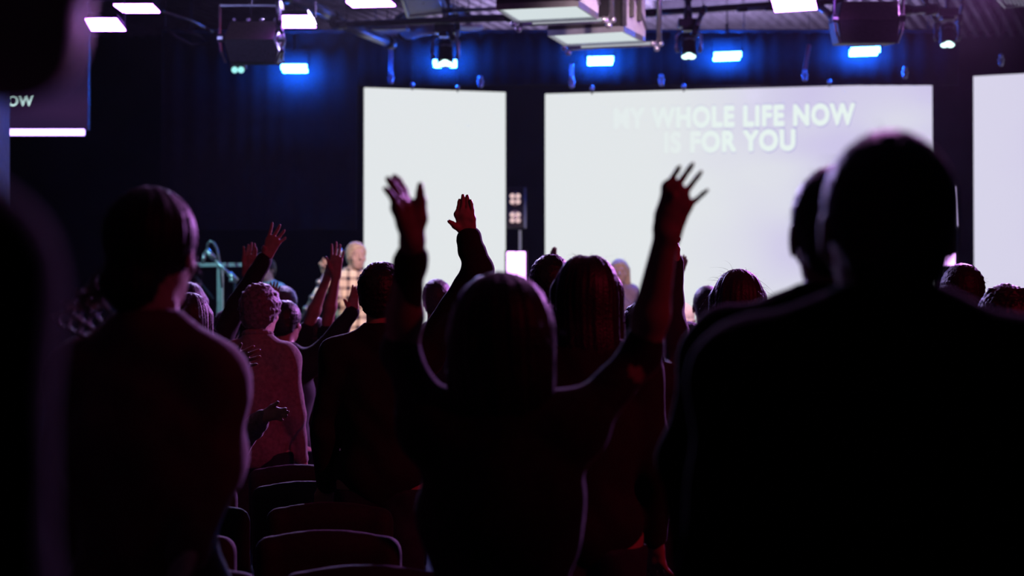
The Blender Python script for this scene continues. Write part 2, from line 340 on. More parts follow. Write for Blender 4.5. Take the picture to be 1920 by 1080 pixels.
def person(label, px, d, top, head=0, z0=0., away=True, yaw=0., hw=.175, fat=1., hair='short', hm='hair_dark', cloth='c_black',
           skin='skin', aL=None, aR=None, sleeveL=1., sleeveR=1., hs=1.0, res=1.0, lean=0., hem=.44, group=None, bottom='denim',
           headfwd=.03, fuzz=60, parts=None, sr=1., nk=1., shz=.797, tilt=0., seed=0):
    X = (px-960)/F*d; Zt = P(px, top, d).z; H = Zt-z0; s = min(1.08, max(.88, H/1.72))
    root = thing('person', label, 'person', (X, d, z0), group)
    fy = (1 if away else -1); ya = math.radians(yaw) + (0 if away else math.pi)
    fw = A3((-math.sin(ya), math.cos(ya), 0)); rt = A3((math.cos(ya), math.sin(ya), 0)); up = A3((0, 0, 1))
    base = A3((X, d, z0))
    def T(x, y, z): # body point, z as fraction of the height
        zz = z*H; k = lean*max(0, z-.5)*2
        return base + rt*x*s + fw*y*s + up*zz + A3((k, 0, 0))
    sx = 1 if away else -1       # image right = +rt when away
    shL, shR = (T(-hw*sx, 0, shz), T(hw*sx, 0, shz))
    nb = T(0, -.015, .835)
    hc = A3(((px+head-960)/F*d, d, Zt-.123*s*hs)) + fw*headfwd + A3((lean, 0, 0))*0
    # ---- torso and legs
    def torso(fd, g, hemz=None):
        fd.el(T(0, .0, .52), A3((.155*fat, .115*fat, .11))*s+g, .06); fd.rc(T(0, 0, .55), T(0, 0, .68), .118*s*fat+g, .13*s*fat+g, .06)
        fd.el(T(0, .0, .70), A3((.165*fat, .118*fat, .185))*s+g, .06)
        fd.rc(shL*.93+shR*.07, shR*.93+shL*.07, .055*s+g, k=.06)
        if nk > 1.05:
            for q_ in (shL, shR): fd.rc(T(0, -.02, .855), q_, .05*s+g, .045*s+g, .05)
        fd.rc(nb, shL, .052*s+g, .05*s+g, .05); fd.rc(nb, shR, .052*s+g, .05*s+g, .05)
    def legs(fd, g):
        for q in (-1, 1):
            fd.rc(T(q*.085, 0, .50), T(q*.1, .01, .27), .088*s+g, .058*s+g, .03)
            fd.rc(T(q*.1, .01, .27), T(q*.105, -.01, .055), .056*s+g, .038*s+g, .03)
    arms = []
    for q, spec, sh in ((-1, aL, shL), (1, aR, shR)):
        if spec is None:
            e = sh + A3((q*.05, -.0, -.29*s)) + fw*-.01; wv = e + A3((q*-.0, 0, -.22*s)) + fw*.09
            hd = auto_hand(wv, wv+A3((0, 0, -.1))+fw*.04, thumb=-q, wide=.35, spread=.2, curl=.35, s=s, n=A3((q, -.2, 0)))
        else:
            e = A3(P(*spec['e'])); wv = A3(P(*spec['w']))
            if 'tips' in spec:
                hd = dict(w=wv, ki=P(*spec['ki']), kp=P(*spec['kp']), tips=[P(*t) for t in spec['tips']])
            else: hd = auto_hand(wv, P(*spec['tip']), spec.get('thumb', -q), spec.get('wide', 1), spec.get('spread', .5), spec.get('curl', .1), spec.get('s', s), spec.get('n'))
        arms.append((sh, e, wv, hd, spec))
    body = []
    fd = Field(.013*res); torso(fd, 0); legs(fd, 0)
    for sh, e, wv, hd, spec in arms: fd.rc(sh, e, .048*s, .04*s, .04)
    for q in (-1, 1): fd.rc(T(q*.105, -.02, .03), T(q*.12, .13, .02), .032, .026, .02)
    fd.rc(nb, hc-up*.05*s, .058*s*nk, .055*s*nk, .03)
    body.append(fd.mesh())
    for sh, e, wv, hd, spec in arms:
        vis = spec is not None; fd = Field((.0042 if vis else .008)*(1 if d < 9 else 1.15))
        fd.rc(e, e+(wv-e)*.35, .04*s, .041*s, .02); fd.rc(e+(wv-e)*.35, wv, .041*s, .0265*s, .02)
        hand(fd, hd['w'], hd['ki'], hd['kp'], hd['tips'], spec.get('s', s) if spec else s, spec.get('fr', 1) if spec else 1, P(*spec['tb']) if spec and 'tb' in spec else None); body.append(fd.mesh())
    # ---- head
    ct, st = math.cos(math.radians(tilt)), math.sin(math.radians(tilt)); hu = up*ct+A3((1, 0, 0))*st; hr = np.cross(fw, hu); 
    S = s*hs; Rm = np.stack([hr, fw, hu], 1)
    def h(x, y, z): return hc+(hr*x+fw*y+hu*z)*S
    def E(fd, c, r, k=.02, g=0, sub=False): fd.el(h(*c), A3(r)*S+g, k, Rm, sub)
    fd = Field((.0055 if d < 9 else .0075))
    E(fd, (0, -.012, .035), (.076, .096, .088)); E(fd, (0, .03, -.035), (.06, .064, .078), .03); E(fd, (0, .048, -.082), (.036, .038, .028), .03)
    E(fd, (0, .078, .034), (.052, .018, .012), .015); fd.rc(h(0, .09, .02), h(0, .113, -.02), .008*S, .0135*S, .01)
    for q in (-1, 1):
        E(fd, (q*.031, .1, .013), (.016, .014, .011), .012, sub=True); E(fd, (q*.031, .081, .012), (.0125, .0125, .0115), .003)
        E(fd, (q*.079, -.004, .0), (.007, .019, .032), .008); E(fd, (q*.014, .112, -.022), (.008, .008, .006), .006)
        E(fd, (q*.045, .06, -.02), (.022, .02, .02), .02)
    E(fd, (0, .094, -.051), (.024, .01, .0055), .004); E(fd, (0, .092, -.0625), (.021, .011, .006), .004)
    fd.rc(nb, hc-fw*.015-up*.05*S, .06*s*nk, .054*s*nk, .03); body.append(fd.mesh())
    mk('body', body, M[skin], root)
    # ---- clothes
    g = .016; fd = Field(.0105*res); torso(fd, g)
    fd.cut((0, 0, -1), T(0, 0, hem), .01); fd.rc(nb+up*.10*s+fw*.01, nb+up*.035*s+fw*.012, .062*s, .055*s, k=.01, sub=True)
    ends = []
    for (sh, e, wv, hd, spec), sl in zip(arms, (sleeveL, sleeveR)):
        if sl < .5: m_ = sh+(e-sh)*(sl*2); fd.rc(sh, m_, .066*s*sr, .066*s*sr, .04)
        else:
            m_ = e+(wv-e)*(sl-.5)*2*.98; rr = (.056-.014*(sl-.5)*2)*sr
            fd.rc(sh, e, .067*s*(.5+sr/2), .056*s*sr, .045); fd.rc(e, m_, .056*s*sr, rr*s, .03)
            if spec and spec.get('bunch'):
                dv = (wv-e)/np.linalg.norm(wv-e)
                for t, r in spec['bunch']:
                    c = e+(wv-e)*t; fd.rc(c-A3((.006, 0, 0)), c+A3((.006, 0, 0)), r, k=.012)
        ends.append(m_)
    v, f = fd.mesh(); v = v + normals(v, f)*folds(v, .0045 if res == 1 else .004, 1, seed)[:,None]
    mk({'c_beige': 'jacket', 'c_red': 'shirt', 'plaid': 'shirt', 'c_white': 'shirt', 'c_pale': 'sweatshirt', 'c_teal': 'shirt'}.get(cloth, 'sweater'), [(v, f)], M[cloth], root)
    fd = Field(.014); fd.el(T(0, 0, .51), A3((.15*fat, .112*fat, .1))*s+.01, .05); legs(fd, .012); fd.cut((0, 0, 1), T(0, 0, hem+.05), .01)
    v, f = fd.mesh(); v = v + normals(v, f)*folds(v, .004, 1, seed+3)[:,None]; mk('trousers', [(v, f)], M[bottom], root)
    for q in (-1, 1):
        fd = Field(.009); fd.rc(T(q*.105, -.03, .0)+up*.045, T(q*.122, .15, 0)+up*.034, .043, .034, .02); fd.cut((0, 0, -1), base+up*.004, .004)
        fd.rc(T(q*.105, -.015, .0)+up*.05, T(q*.105, -.012, 0)+up*.1, .045, .044, .02); mk('shoe', [fd.mesh()], M['shoe'], root)
    # ---- hair
    fd = Field(.006 if d < 9 else .008); ex = []; sel = None; ln = .03
    if hair in ('short', 'curly', 'crop'):
        g = dict(short=.012, curly=.02, crop=.006)[hair]
        E(fd, (0, -.014, .037), (.076, .096, .088), .02, g); E(fd, (0, -.055, -.02), (.06, .045, .06), .02, g*.8)
        fd.cut(fw*.85-hu*.5, h(0, .06, .055), .01); fd.cut(-hu*.9+fw*.45, h(0, -.03, -.045), .01)
    elif hair == 'long' or hair == 'parted':
        E(fd, (0, -.016, .038), (.08, .1, .09), .02, .014); E(fd, (0, -.055, -.07), (.088, .062, .13), .05, .004); E(fd, (0, -.06, -.17), (.085, .04, .09), .05, .004)
        for q in (-1, 1): fd.rc(h(q*.078, .0, .03), h(q*.095, .0, -.14), .03*S, .022*S, .03)
        fd.cut(fw*.9-hu*.3, h(0, .065, .04), .012)
        if hair == 'parted': fd.rc(h(.0, .05, .15), h(.0, -.06, .152), .017, k=.02, sub=True)
        ln = .06
    elif hair == 'dome':
        E(fd, (0, -.016, .02), (.105, .105, .105), .03, .004); E(fd, (0, -.045, -.06), (.118, .085, .14), .05, .004); E(fd, (0, -.05, -.16), (.108, .06, .1), .05, .006)
        fd.cut(fw*.9-hu*.3, h(0, .065, .04), .012); ln = .05
    elif hair == 'bun':
        E(fd, (0, -.016, .038), (.079, .1, .09), .02, .012); E(fd, (-.02, -.075, -.06), (.055, .045, .05), .03, .006)
        fd.cut(fw*.85-hu*.45, h(0, .06, .045), .01)
        f2 = Field(.004)
        for i in range(14):   # loose curls falling on the left of the neck
            a = h(-.055-.003*i, -.06, .0-.008*i); pts = [a]
            for k in range(1, 9): pts.append(a+A3((-(.03+.004*i)*math.sin(k*.33+i*.1)-.014*math.sin(k*1.4+i*1.9), .008*math.cos(k+i), -.016*k)))
            for a_, b_ in zip(pts, pts[1:]): f2.rc(a_, b_, .0032, .0028, .003)
        mk('loose_curls', [f2.mesh()], M['curl'], root)
        for i in range(4):
            a = h(.072, .02+.01*i, -.0); pts = [a]+[a+A3((.01*math.sin(k*.9+i)+.004*i, 0, -.022*k)) for k in range(1, 8)]
            for a_, b_ in zip(pts, pts[1:]): fd.rc(a_, b_, .0035, .003, .003)
        ln = .04
    elif hair == 'cap':
        E(fd, (0, -.014, .037), (.076, .096, .088), .02, .013); fd.cut(-hu, h(0, 0, -.02), .01); 
    v, f = fd.mesh(); N = normals(v, f)
    if hair in ('short', 'crop', 'cap') and hair != 'cap': v = v + N*np.abs(curls(v, .0045 if hair == 'short' else .002, 150, seed))[:,None]
    if hair == 'curly': v = v + N*np.abs(curls(v, .009, 85, seed))[:,None]
    elif hair in ('long', 'dome', 'parted', 'bun'):
        ang = np.arctan2(v[:,1]-hc[1], v[:,0]-hc[0]); v = v + N*(.0012*np.sin(ang*17+v[:,2]*12)+.0012*np.sin(ang*41+3*np.sin(v[:,2]*9)))[:,None]
    sh_ = [(v, f)]
    if fuzz:
        sv, sf = strands(v, f, fuzz*(3 if hair in ('short', 'crop', 'curly') else 2), ln*(.6 if hair in ('short', 'crop', 'curly') else 1), .0012 if d < 9 else .0016, .2 if hair in ('short', 'crop', 'curly') else .6); sh_.append((sv, sf))
    mk('beanie' if hair == 'cap' else 'hair', sh_, M[hm], root)
    if hair == 'cap':
        fd = Field(.007)
        for i in range(20):
            a0, a1 = 2*math.pi*i/20, 2*math.pi*(i+1)/20
            fd.rc(h(.085*math.cos(a0), -.014+.104*math.sin(a0), -.0), h(.085*math.cos(a1), -.014+.104*math.sin(a1), -.0), .014, k=.004)
        mk('brim', [fd.mesh()], M[hm], root)
    return root, dict(h=h, T=T, s=s, shL=shL, shR=shR, nb=nb, hc=hc, fw=fw, ends=ends, arms=arms)

# ------------------------------------------------------------------ the room
def quadbox(name, m_, lo, hi, parent=None):
    return MB().box([(lo[i]+hi[i])/2 for i in range(3)], [hi[i]-lo[i] for i in range(3)]).build(name, m_, parent)
struct(quadbox('floor', M['floor'], (-8, -3, -.1), (8, 28, 0)))
struct(quadbox('wall_back', M['wall'], (-8.2, 27.5, 0), (8.2, 27.7, 5.9)))
struct(quadbox('wall_left', M['wall'], (-8.2, -3, 0), (-8, 27.5, 5.9)))
struct(quadbox('wall_right', M['wall'], (8, -3, 0), (8.2, 27.5, 5.9)))
struct(quadbox('wall_rear', M['wall'], (-8.2, -3.2, 0), (8.2, -3, 5.9)))
# corrugated steel roof deck
b = MB(); AX = Vector((.33, 1, 0)).normalized(); BX = Vector((AX.y, -AX.x, 0)); pr = []
for i in range(-95, 96):
    x = i*.16
    pr += [(x, 5.6), (x+.06, 5.6), (x+.08, 5.665), (x+.14, 5.665)]
for (x, z) in pr:
    for t in (-14, 17): b.v.append(tuple(BX*x + AX*t + Vector((0, 13, z))))
for i in range(len(pr)-1): b.f.append((2*i, 2*i+1, 2*i+3, 2*i+2))
struct(b.build('ceiling', M['galv']))
# column on the left
d = 12.6; p0 = P(-60, 600, d); p1 = P(17, 600, d+.3)
struct(quadbox('trim_1', mat('grey_column', (.11, .1, .11), .6, noise=.15), (p0.x, d, 0), (p1.x, d+.3, 5.6)))
# stage platform
t = thing('stage', 'low black platform stage running below the wall of screens', 'stage', (0, 20, 0))
quadbox('platform', M['stage'], (-7.5, 14.6, 0), (7.5, 23, .6), t)
quadbox('front_skirt', M['wall'], (-7.5, 14.56, 0), (7.5, 14.6, .56), t)

# ------------------------------------------------------------------ haze in the hall (stage end)
hz = MB().box((0, 18.5, 2.8), (15.8, 17.8, 5.5)).build('haze', M['black']); hz['kind'] = 'stuff'; hz['label'] = 'thin theatrical haze hanging over the stage and rig'; hz['category'] = 'haze'
m = bpy.data.materials.new('haze'); m.use_nodes = True; nt = m.node_tree; nt.nodes.clear()
v_ = nt.nodes.new('ShaderNodeVolumeScatter'); v_.inputs['Color'].default_value = (1, 1, 1, 1); v_.inputs['Density'].default_value = .00045; v_.inputs['Anisotropy'].default_value = .35
o_ = nt.nodes.new('ShaderNodeOutputMaterial'); nt.links.new(v_.outputs[0], o_.inputs['Volume'])
hz.data.materials.clear(); hz.data.materials.append(m)

# ------------------------------------------------------------------ LED screens
def screen_mat(name, a, bcol, mode):
    m = bpy.data.materials.new(name); m.use_nodes = True; nt = m.node_tree; nt.nodes.clear(); L = nt.links.new; N = nt.nodes.new
    tc = N('ShaderNodeTexCoord'); mp = N('ShaderNodeMapping'); L(tc.outputs['Generated'], mp.inputs[0])
    sp = N('ShaderNodeSeparateXYZ'); L(tc.outputs['Generated'], sp.inputs[0])
    mp.inputs['Rotation'].default_value = (0, math.radians(38), 0); mp.inputs['Scale'].default_value = (1.2, 1, 2.6)
    n = N('ShaderNodeTexNoise'); n.inputs['Scale'].default_value = 1.7; n.inputs['Detail'].default_value = 1; L(mp.outputs[0], n.inputs['Vector'])
    mr = N('ShaderNodeMapRange'); mr.inputs['From Min'].default_value = mode[0]; mr.inputs['From Max'].default_value = mode[1]; mr.interpolation_type = 'SMOOTHSTEP'; L(sp.outputs['X'], mr.inputs['Value'])
    m2 = N('ShaderNodeMapRange'); m2.inputs['From Min'].default_value = .35; m2.inputs['From Max'].default_value = .65; m2.inputs['To Min'].default_value = mode[2]; L(n.outputs['Fac'], m2.inputs['Value'])
    mu = N('ShaderNodeMath'); mu.operation = 'MULTIPLY'; L(mr.outputs[0], mu.inputs[0]); L(m2.outputs[0], mu.inputs[1])
    mx = N('ShaderNodeMix'); mx.data_type = 'RGBA'; L(mu.outputs[0], mx.inputs['Factor']); mx.inputs['A'].default_value = (*a, 1); mx.inputs['B'].default_value = (*bcol, 1)
    e = N('ShaderNodeEmission'); L(mx.outputs['Result'], e.inputs[0]); o = N('ShaderNodeOutputMaterial'); L(e.outputs[0], o.inputs[0]); return m
def led_screen(label, c, bot, mm, name='led_screen', th=.09, frame=M['black']):
    """c: pixel/depth of the upper left and right corners; hangs down to height bot"""
    (x0, y0, d0), (x1, y1, d1) = c; A = P(x0, y0, d0); B = P(x1, y1, d1)
    C = Vector((B.x, B.y, bot)); D = Vector((A.x, A.y, bot)); n = (B-A).cross(Vector((0, 0, 1))).normalized(); n = n if n.y > 0 else -n
    t = thing(name, label, 'screen', (A+B)/2*1)
    t.location = Vector(((A.x+B.x)/2, (A.y+B.y)/2, bot))
    MB().hexa([A, B, C, D, A+n*.012, B+n*.012, C+n*.012, D+n*.012]).build('display', mm, t)
    e = [A+n*.014, B+n*.014, C+n*.014, D+n*.014]; MB().hexa(e+[q+n*th for q in e]).build('housing', frame, t)
    if bot < 1:
        for f_ in (.15, .5, .85):
            q_ = D+(C-D)*f_+n*th*.6; MB().tube([q_, (q_.x, q_.y, .6)], .03, 8).build('foot', M['steel'], t)
    else:
        for f_ in (.3, .7):
            q_ = A+(B-A)*f_+n*th*.6; MB().tube([q_, (q_.x, q_.y, 5.62)], .012, 6).build('drop_rod', M['steel'], t)
    return t, A, B, C, D, n
W_ = (.765, .80, .815); LV = (.60, .55, .81)
led_screen('tall narrow white LED screen, leftmost of the three big screens', ((683, 164, 21.06), (948, 173, 21.5)), .85, screen_mat('screen_white', W_, W_, (0, 1, 0)))
tm, A, B, C, D, n = led_screen('wide white and lavender LED screen showing song words', ((1022, 176, 21.65), (1748, 156, 20.68)), .85, screen_mat('screen_lyrics', W_, LV, (.25, .8, .35)))
led_screen('lavender LED screen at the right edge behind the big man', ((1825, 143, 20.09), (2230, 121, 18.2)), .85, screen_mat('screen_lavender', (.68, .66, .82), (.62, .56, .82), (0, .6, .3)))

def words(txt, size_px, x0, x1, ybase, A, B, n, mm, parent, bold=.02, lift=.012, name='lettering', thick=.004):
    """a line of bold capitals on the plane through A, B spanning pixel x0..x1 with its baseline at ybase (at x0) """
    parent = [c_ for c_ in parent.children if c_.name.startswith('display')][0]
    cu = bpy.data.curves.new(name, 'FONT'); cu.body = txt; cu.size = 1; cu.offset = .008; cu.extrude = 0; cu.space_character = 1.12
    to = bpy.data.objects.new('tmp', cu); col.objects.link(to); bpy.context.view_layer.update()
    me = bpy.data.meshes.new_from_object(to.evaluated_get(bpy.context.evaluated_depsgraph_get())); bpy.data.objects.remove(to)
    V = np.array([v.co for v in me.vertices]); mn, mx = V.min(0), V.max(0)
    def hit(px, py):
        r = P(px, py, 1.0)-Vector((0, 0, EYE)); o = Vector((0, 0, EYE)); t_ = (A-o).dot(n)/r.dot(n); return o+r*t_
    p00 = hit(x0, ybase[0]); p10 = hit(x1, ybase[1]); p01 = hit(x0, ybase[0]-size_px)
    ux = p10-p00; uz = Vector((0, 0, (p01-p00).z))
    sh8 = [(0, 0)]+[(math.cos(a_*math.pi/4), math.sin(a_*math.pi/4)) for a_ in range(8)]; base_v = [v.co.copy() for v in me.vertices]; base_f = [tuple(p.vertices) for p in me.polygons]
    vv = [q+Vector((sx_*bold, sy_*bold, 0)) for sx_, sy_ in sh8 for q in base_v]; ff = [tuple(i+k_*len(base_v) for i in f_) for k_ in range(9) for f_ in base_f]
    me = bpy.data.meshes.new(name); me.from_pydata(vv, [], ff); thick = 0
    for v in me.vertices:
        a = (v.co.x-mn[0])/(mx[0]-mn[0]); c = (v.co.y-mn[1])/(mx[1]-mn[1]); v.co = p00+ux*a+uz*c-n*(lift)
    me.materials.clear(); me.materials.append(mm); ob = bpy.data.objects.new(name, me); col.objects.link(ob)
    if thick: so = ob.modifiers.new('s', 'SOLIDIFY'); so.thickness = thick
    ob.parent = parent; ob.matrix_parent_inverse = Matrix.Translation(parent.location).inverted(); return ob
M['letters'] = screen_mat('letter_glow', (.785, .845, .845), (.80, .90, .87), (0, .55, 1))
M['shade'] = screen_mat('letter_shadow', (.735, .77, .79), (.47, .43, .72), (.05, .8, .9))
for k, (mm, gr, lf) in enumerate(((M['shade'], 3.0, .004), (M['letters'], 0, .012))):
    for txt, x0, x1, yb in (('MY WHOLE LIFE NOW', 1152, 1602, (241, 233)), ('IS FOR YOU', 1247, 1490, (286, 281))):
        words(txt, 37+gr, x0-gr*.5, x1+gr*.5, (yb[0]+gr*.5, yb[1]+gr*.5), A, B, n, mm, tm, .05+.011*gr/3, lf, 'lettering' if k else 'letter_shadow', .003)

# side screen with its lower light bar
SD = 16.0
M['side'] = screen_mat('screen_side', (.012, .007, .03), (.03, .012, .05), (.3, .9, .4))
ts, A, B, C, D, n = led_screen('dim violet side screen with glowing last word, upper left behind the column', ((-330, -60, SD), (165, -56, SD)), P(0, 243, SD).z, M['side'])
words('NOW', 20, -4, 62, (198, 198), A, B, n, M['letters2'], ts, .03)
words('IS FOR YOU', 20, -150, -28, (228, 228), A, B, n, M['letters2'], ts, .03)
t = thing('light_bar', 'long white light bar under the dim violet side screen', 'light', P(90, 262, SD))
MB().tube([P(-300, 248, SD), P(158, 248, SD)], .028, 12).build('tube', M['tube_white'], t, True)
MB().box(P(-70, 246, SD+.06), (2.05, .06, .09)).build('housing', M['black'], t)
t = thing('light_bar', 'thin upright lavender tube light right of the big man', 'light', P(1792, 430, 20.2))
MB().tube([P(1790, 350, 20.2), P(1794, 424, 20.2)], .011, 8).build('tube', M['tube_light'], t, True)
MB().box(P(1792, 387, 20.24), (.03, .04, .46)).build('housing', M['black'], t)
for q in (P(1790, 346, 20.2), P(1794, 428, 20.2)): MB().ball(q, .018, 8).build('end_cap', M['black'], t)
MB().tube([P(1794, 430, 20.25), (P(1796, 600, 20.25).x, 20.25, .6)], .012, 6).build('stand', M['black'], t)

# ------------------------------------------------------------------ stage floor lights
t = thing('panel_light', 'bright upright panel light with violet glow above the hooded woman', 'light', P(968, 700, 20.3))
for (x0, x1) in ((950.5, 967), (968, 985)):
    a_, b_ = P(x0, 472, 20.2), P(x1, 545, 20.2); MB().box((a_+b_)/2, (b_.x-a_.x, .03, a_.z-b_.z)).build('lit_cell', M['panel_light'], t, bevel=.008)
MB().box(P(967.7, 545, 20.3), (.24, .12, .84)).build('housing', M['black'], t)
q_ = P(967.7, 545, 20.3); MB().tube([q_, (q_.x, q_.y, .6)], .03, 8).build('stand', M['black'], t)
t = thing('panel_light', 'low bright violet-white panel light right of the big man', 'light', P(1770, 560, 20.2))
for (x0, x1) in ((1755, 1772), (1773.5, 1790)):
    a_, b_ = P(x0, 475, 19.9), P(x1, 497, 19.9); MB().box((a_+b_)/2, (b_.x-a_.x, .03, a_.z-b_.z)).build('lit_cell', M['panel_light'], t, bevel=.006)
MB().box(P(1772.5, 486, 20), (.22, .12, .15)).build('housing', M['black'], t)
MB().tube([P(1769, 500, 20.02), Vector((P(1769, 500, 20.02).x, 20.02, .6))], .02, 6).build('stand', M['black'], t)
# two-lamp blinder
t = thing('blinder_light', 'two-lamp blinder on a stand between the white screens', 'light', P(972, 800, 20.6))
BD = 20.5
MB().box(P(968, 390, BD+.09), (.21, .13, .44)).build('housing', M['black'], t, bevel=.01)
MB().box(P(984.5, 390, BD+.02), (.028, .12, .43)).build('side_bracket', mat('bracket', (.12, .16, .18), .5, .3), t)
MB().tube([P(975, 432, BD+.1), (P(976, 600, BD+.1).x, BD+.1, .6)], .014, 8).build('stand', M['alu'], t)
for yy in (373, 408):
    c = P(966, yy, BD); rf_ = MB().tube([c+Vector((0, .05, 0)), c+Vector((0, -.005, 0))], .072, 20, .08).build('reflector', mat('reflector', (.35, .25, .28), .25, .6), t, True)
    for q in range(4):
        a = math.pi/4+q*math.pi/2; MB().ball(c+Vector((.043*math.cos(a), -.012, .043*math.sin(a))), .028, 10, (1, .35, 1)).build('bulb', M['bulb'], rf_, True)

# black cloth added behind the battens to catch their rear glow as halos
t = thing('glow_cloth', 'added black cloth catching the blue halos behind the glowing battens', 'added backdrop', (0, 19.25, 3.9)); b = MB()
x_ = np.linspace(P(300, 50, 19.25).x, P(1800, 50, 19.25).x, 500); z0_, z1_ = P(960, 158, 19.25).z, P(960, 56, 19.25).z
z0l = P(960, 430, 19.25).z
for x in x_:
    z0_ = z0l if x < P(668, 0, 19.25).x else P(960, 158, 19.25).z
    y = 19.33+.006*math.sin(x*34+1.5*math.sin(x*5)); b.v += [(x, y, z0_), (x, y, z1_), (x, y+.012, z1_), (x, y+.012, z0_)]
for i in range(len(x_)-1):
    for k in range(4): b.f.append((4*i+k, 4*i+(k+1) % 4, 4*i+4+(k+1) % 4, 4*i+4+k))
b.build('cloth', mat('glow_cloth', (.008, .008, .009), .95, noise=.2), t, True)
MB().tube([(x_[0], 19.34, z1_), (x_[-1], 19.34, z1_)], .02, 8).build('batten_pipe', M['steel'], t)
for x in np.linspace(x_[0]+.3, x_[-1]-.3, 5): MB().tube([(x, 19.34, z1_), (x, 19.28, 5.62)], .005, 6).build('wire', M['steel'], t)
# ------------------------------------------------------------------ overhead lights
def drop(t, p, r=.006, name='drop_rod'):
    p = Vector(p); MB().tube([p, Vector((p.x, p.y, 5.62))], r, 6).build(name, M['steel'], t)
def pad(label, corners, mm, name='led_batten', th=.09, grp=None, yoke=True, catn='light'):
    c = [P(*q) for q in corners]; n = (c[1]-c[0]).cross(c[3]-c[0]).normalized(); n = n if n.y > 0 else -n
    n = (n if abs(n.y) > .3 or n.z > 0 else -n)
    ctr = sum(c, Vector())/4; t = thing(name, label, catn, ctr+n*th, grp)
    MB().hexa(c+[q+n*.012 for q in c]).build('lens_panel', mm, t)
    e = [ctr+(q-ctr)*1.06+n*.014 for q in c]; MB().hexa(e+[ctr+(q-ctr)*.9+n*th for q in c]).build('housing', M['black'], t, bevel=.006)
    if yoke:
        l_ = (c[0]+c[3])/2+n*.05; r_ = (c[1]+c[2])/2+n*.05; u = Vector((0, 0, .16)); o = (l_-r_).normalized()*.02
        MB().tube([l_+o, l_+o+u, r_-o+u, r_-o], .008, 6).build('yoke', M['steel'], t)
        MB().tube([ctr+n*.05+u, ctr+n*.05+u+Vector((0, 0, .14))], .014, 8).build('clamp', M['steel'], t); drop(t, ctr+n*.05+u+Vector((0, 0, .1)))
    return t
def back_glow(t, corners, off=.03):  # added rear emitter that throws the halo onto the cloth
    c = [P(*q) for q in corners]; dn = Vector((0, .0, -.012)); k = Vector((0, .115, 0)); ctr = sum(c, Vector())/4
    i_ = [ctr+(q-ctr)*.95+k for q in c]; MB().hexa(i_+[q+Vector((0, .01, 0))+dn for q in i_]).build('halo_emitter', M['halo_rear'], t)
def P2(x0, y0, x1, y1, x2, y2, x3, y3, d, dd): return [(x0, y0, d), (x1, y1, d), (x2, y2, d+dd), (x3, y3, d+dd)]
pad('violet-white flood pad at far upper left beside the blurred face', P2(157, 36, 218, 36, 235, 58, 171, 58, 14.5, .08), M['led_purple'])
pad('thin violet-white flood pad at the top edge, second from the left', P2(213, 10, 285, 10, 299, 24, 232, 24, 15.2, .1), M['led_purple'])
pad('violet-white flood pad just above the left loudspeaker bracket', P2(522, 31, 578, 31, 592, 52, 526, 52, 14.5, .08), M['led_purple'])
pad('thin violet-white flood pad at the top edge left of centre', P2(649, 4, 730, 3, 741, 12, 662, 14, 15.2, .1), M['led_purple'])
pad('large violet-white flood pad cut by the top edge near the right loudspeaker', P2(1445, -6, 1526, -10, 1532, 18, 1453, 23, 14.5, .08), M['led_purple'])
for lb, x0, y0, x1, y1 in (('blue-glowing LED batten under the left loudspeaker', 527, 126, 575, 126), ('blue-glowing LED batten below the second hanging softbox', 1102, 112, 1150, 111),
                           ('blue-glowing LED batten right of the middle moving head', 1339, 104, 1390, 102), ('blue-glowing LED batten under the right loudspeaker', 1596, 95, 1650, 93)):
    q_ = [(x0, y0-5, 19), (x1, y1-5, 19), (x1, y1+5, 19.02), (x0, y0+5, 19.02)]; back_glow(pad(lb, q_, M['led_blue']), q_)
q_ = [(812, 113, 19), (856, 113, 19), (856, 121, 19.02), (812, 121, 19.02)]; back_glow(pad('short blue-glowing LED batten on the left moving head', q_, M['led_blue']), q_)

def moving_head(label, px, y0, y1, d, lens, aim=0., tilt=0, sc_=1.0):
    t = thing('moving_head_light', label, 'light', P(px, y0, d)); u = (y1-y0)/F*d; c = P(px, y0, d)
    q = lambda x, y, z: c+Vector((x*u, y*u, -z*u))
    MB().box(q(0, 0, .13), (u*.5, u*.42, u*.2)).build('base', M['steel'], t, bevel=u*.03); drop(t, q(0, 0, -.2), .012)
    MB().tube([q(0, 0, -.3), q(0, 0, .02)], u*.05, 8).build('clamp', M['pipe'], t)
    MB().box(q(0, 0, .27), (u*.3, u*.3, u*.08)).build('swivel', M['steel'], t, bevel=u*.02)
    for s_ in (-1, 1): MB().tube([q(.2*s_, 0, .3), q(.29*s_, 0, .42), q(.29*s_, 0, .7), q(.25*s_, 0, .8)], u*.045, 8).build('yoke_arm', M['pipe'], t, True)
    h_ = MB(); h_.tube([q(0, .05, .42), q(0, .03, .55), q(0, -.0, .85), q(0, -.02, .9)], u*.16, 16, u*.2); lb_ = h_.build('lamp_body', M['black'], t, True)
    MB().tube([q(-.12, -.17, .52), q(0, -.2, .5), q(.14, -.17, .52)], u*.025, 6).build('handle', M['pipe'], t, True)
    for k in range(3):
        a = k*2.1+.5; MB().ball(q(.085*math.cos(a)*sc_, -.05+.085*math.sin(a), .9), u*.095, 12, (1, 1, .7)).build('lens', lens, lb_, True)
    return t
moving_head('moving-head spotlight with glowing lens, left of the centre softboxes', 835, 44, 128, 17.5, M['lens'])
moving_head('moving-head spotlight with glowing lens beside the roof deck', 1291, 34, 114, 17.5, M['lens'])
moving_head('moving-head spotlight with three bright greenish lenses at far right', 1776, 14, 92, 17, M['lens'])
t = thing('spotlight', 'small twin-lens spotlight under the left loudspeaker', 'light', P(447, 118, 15.6))
MB().box(P(447, 124, 15.7), (.13, .1, .05)).build('housing', M['black'], t, bevel=.01)
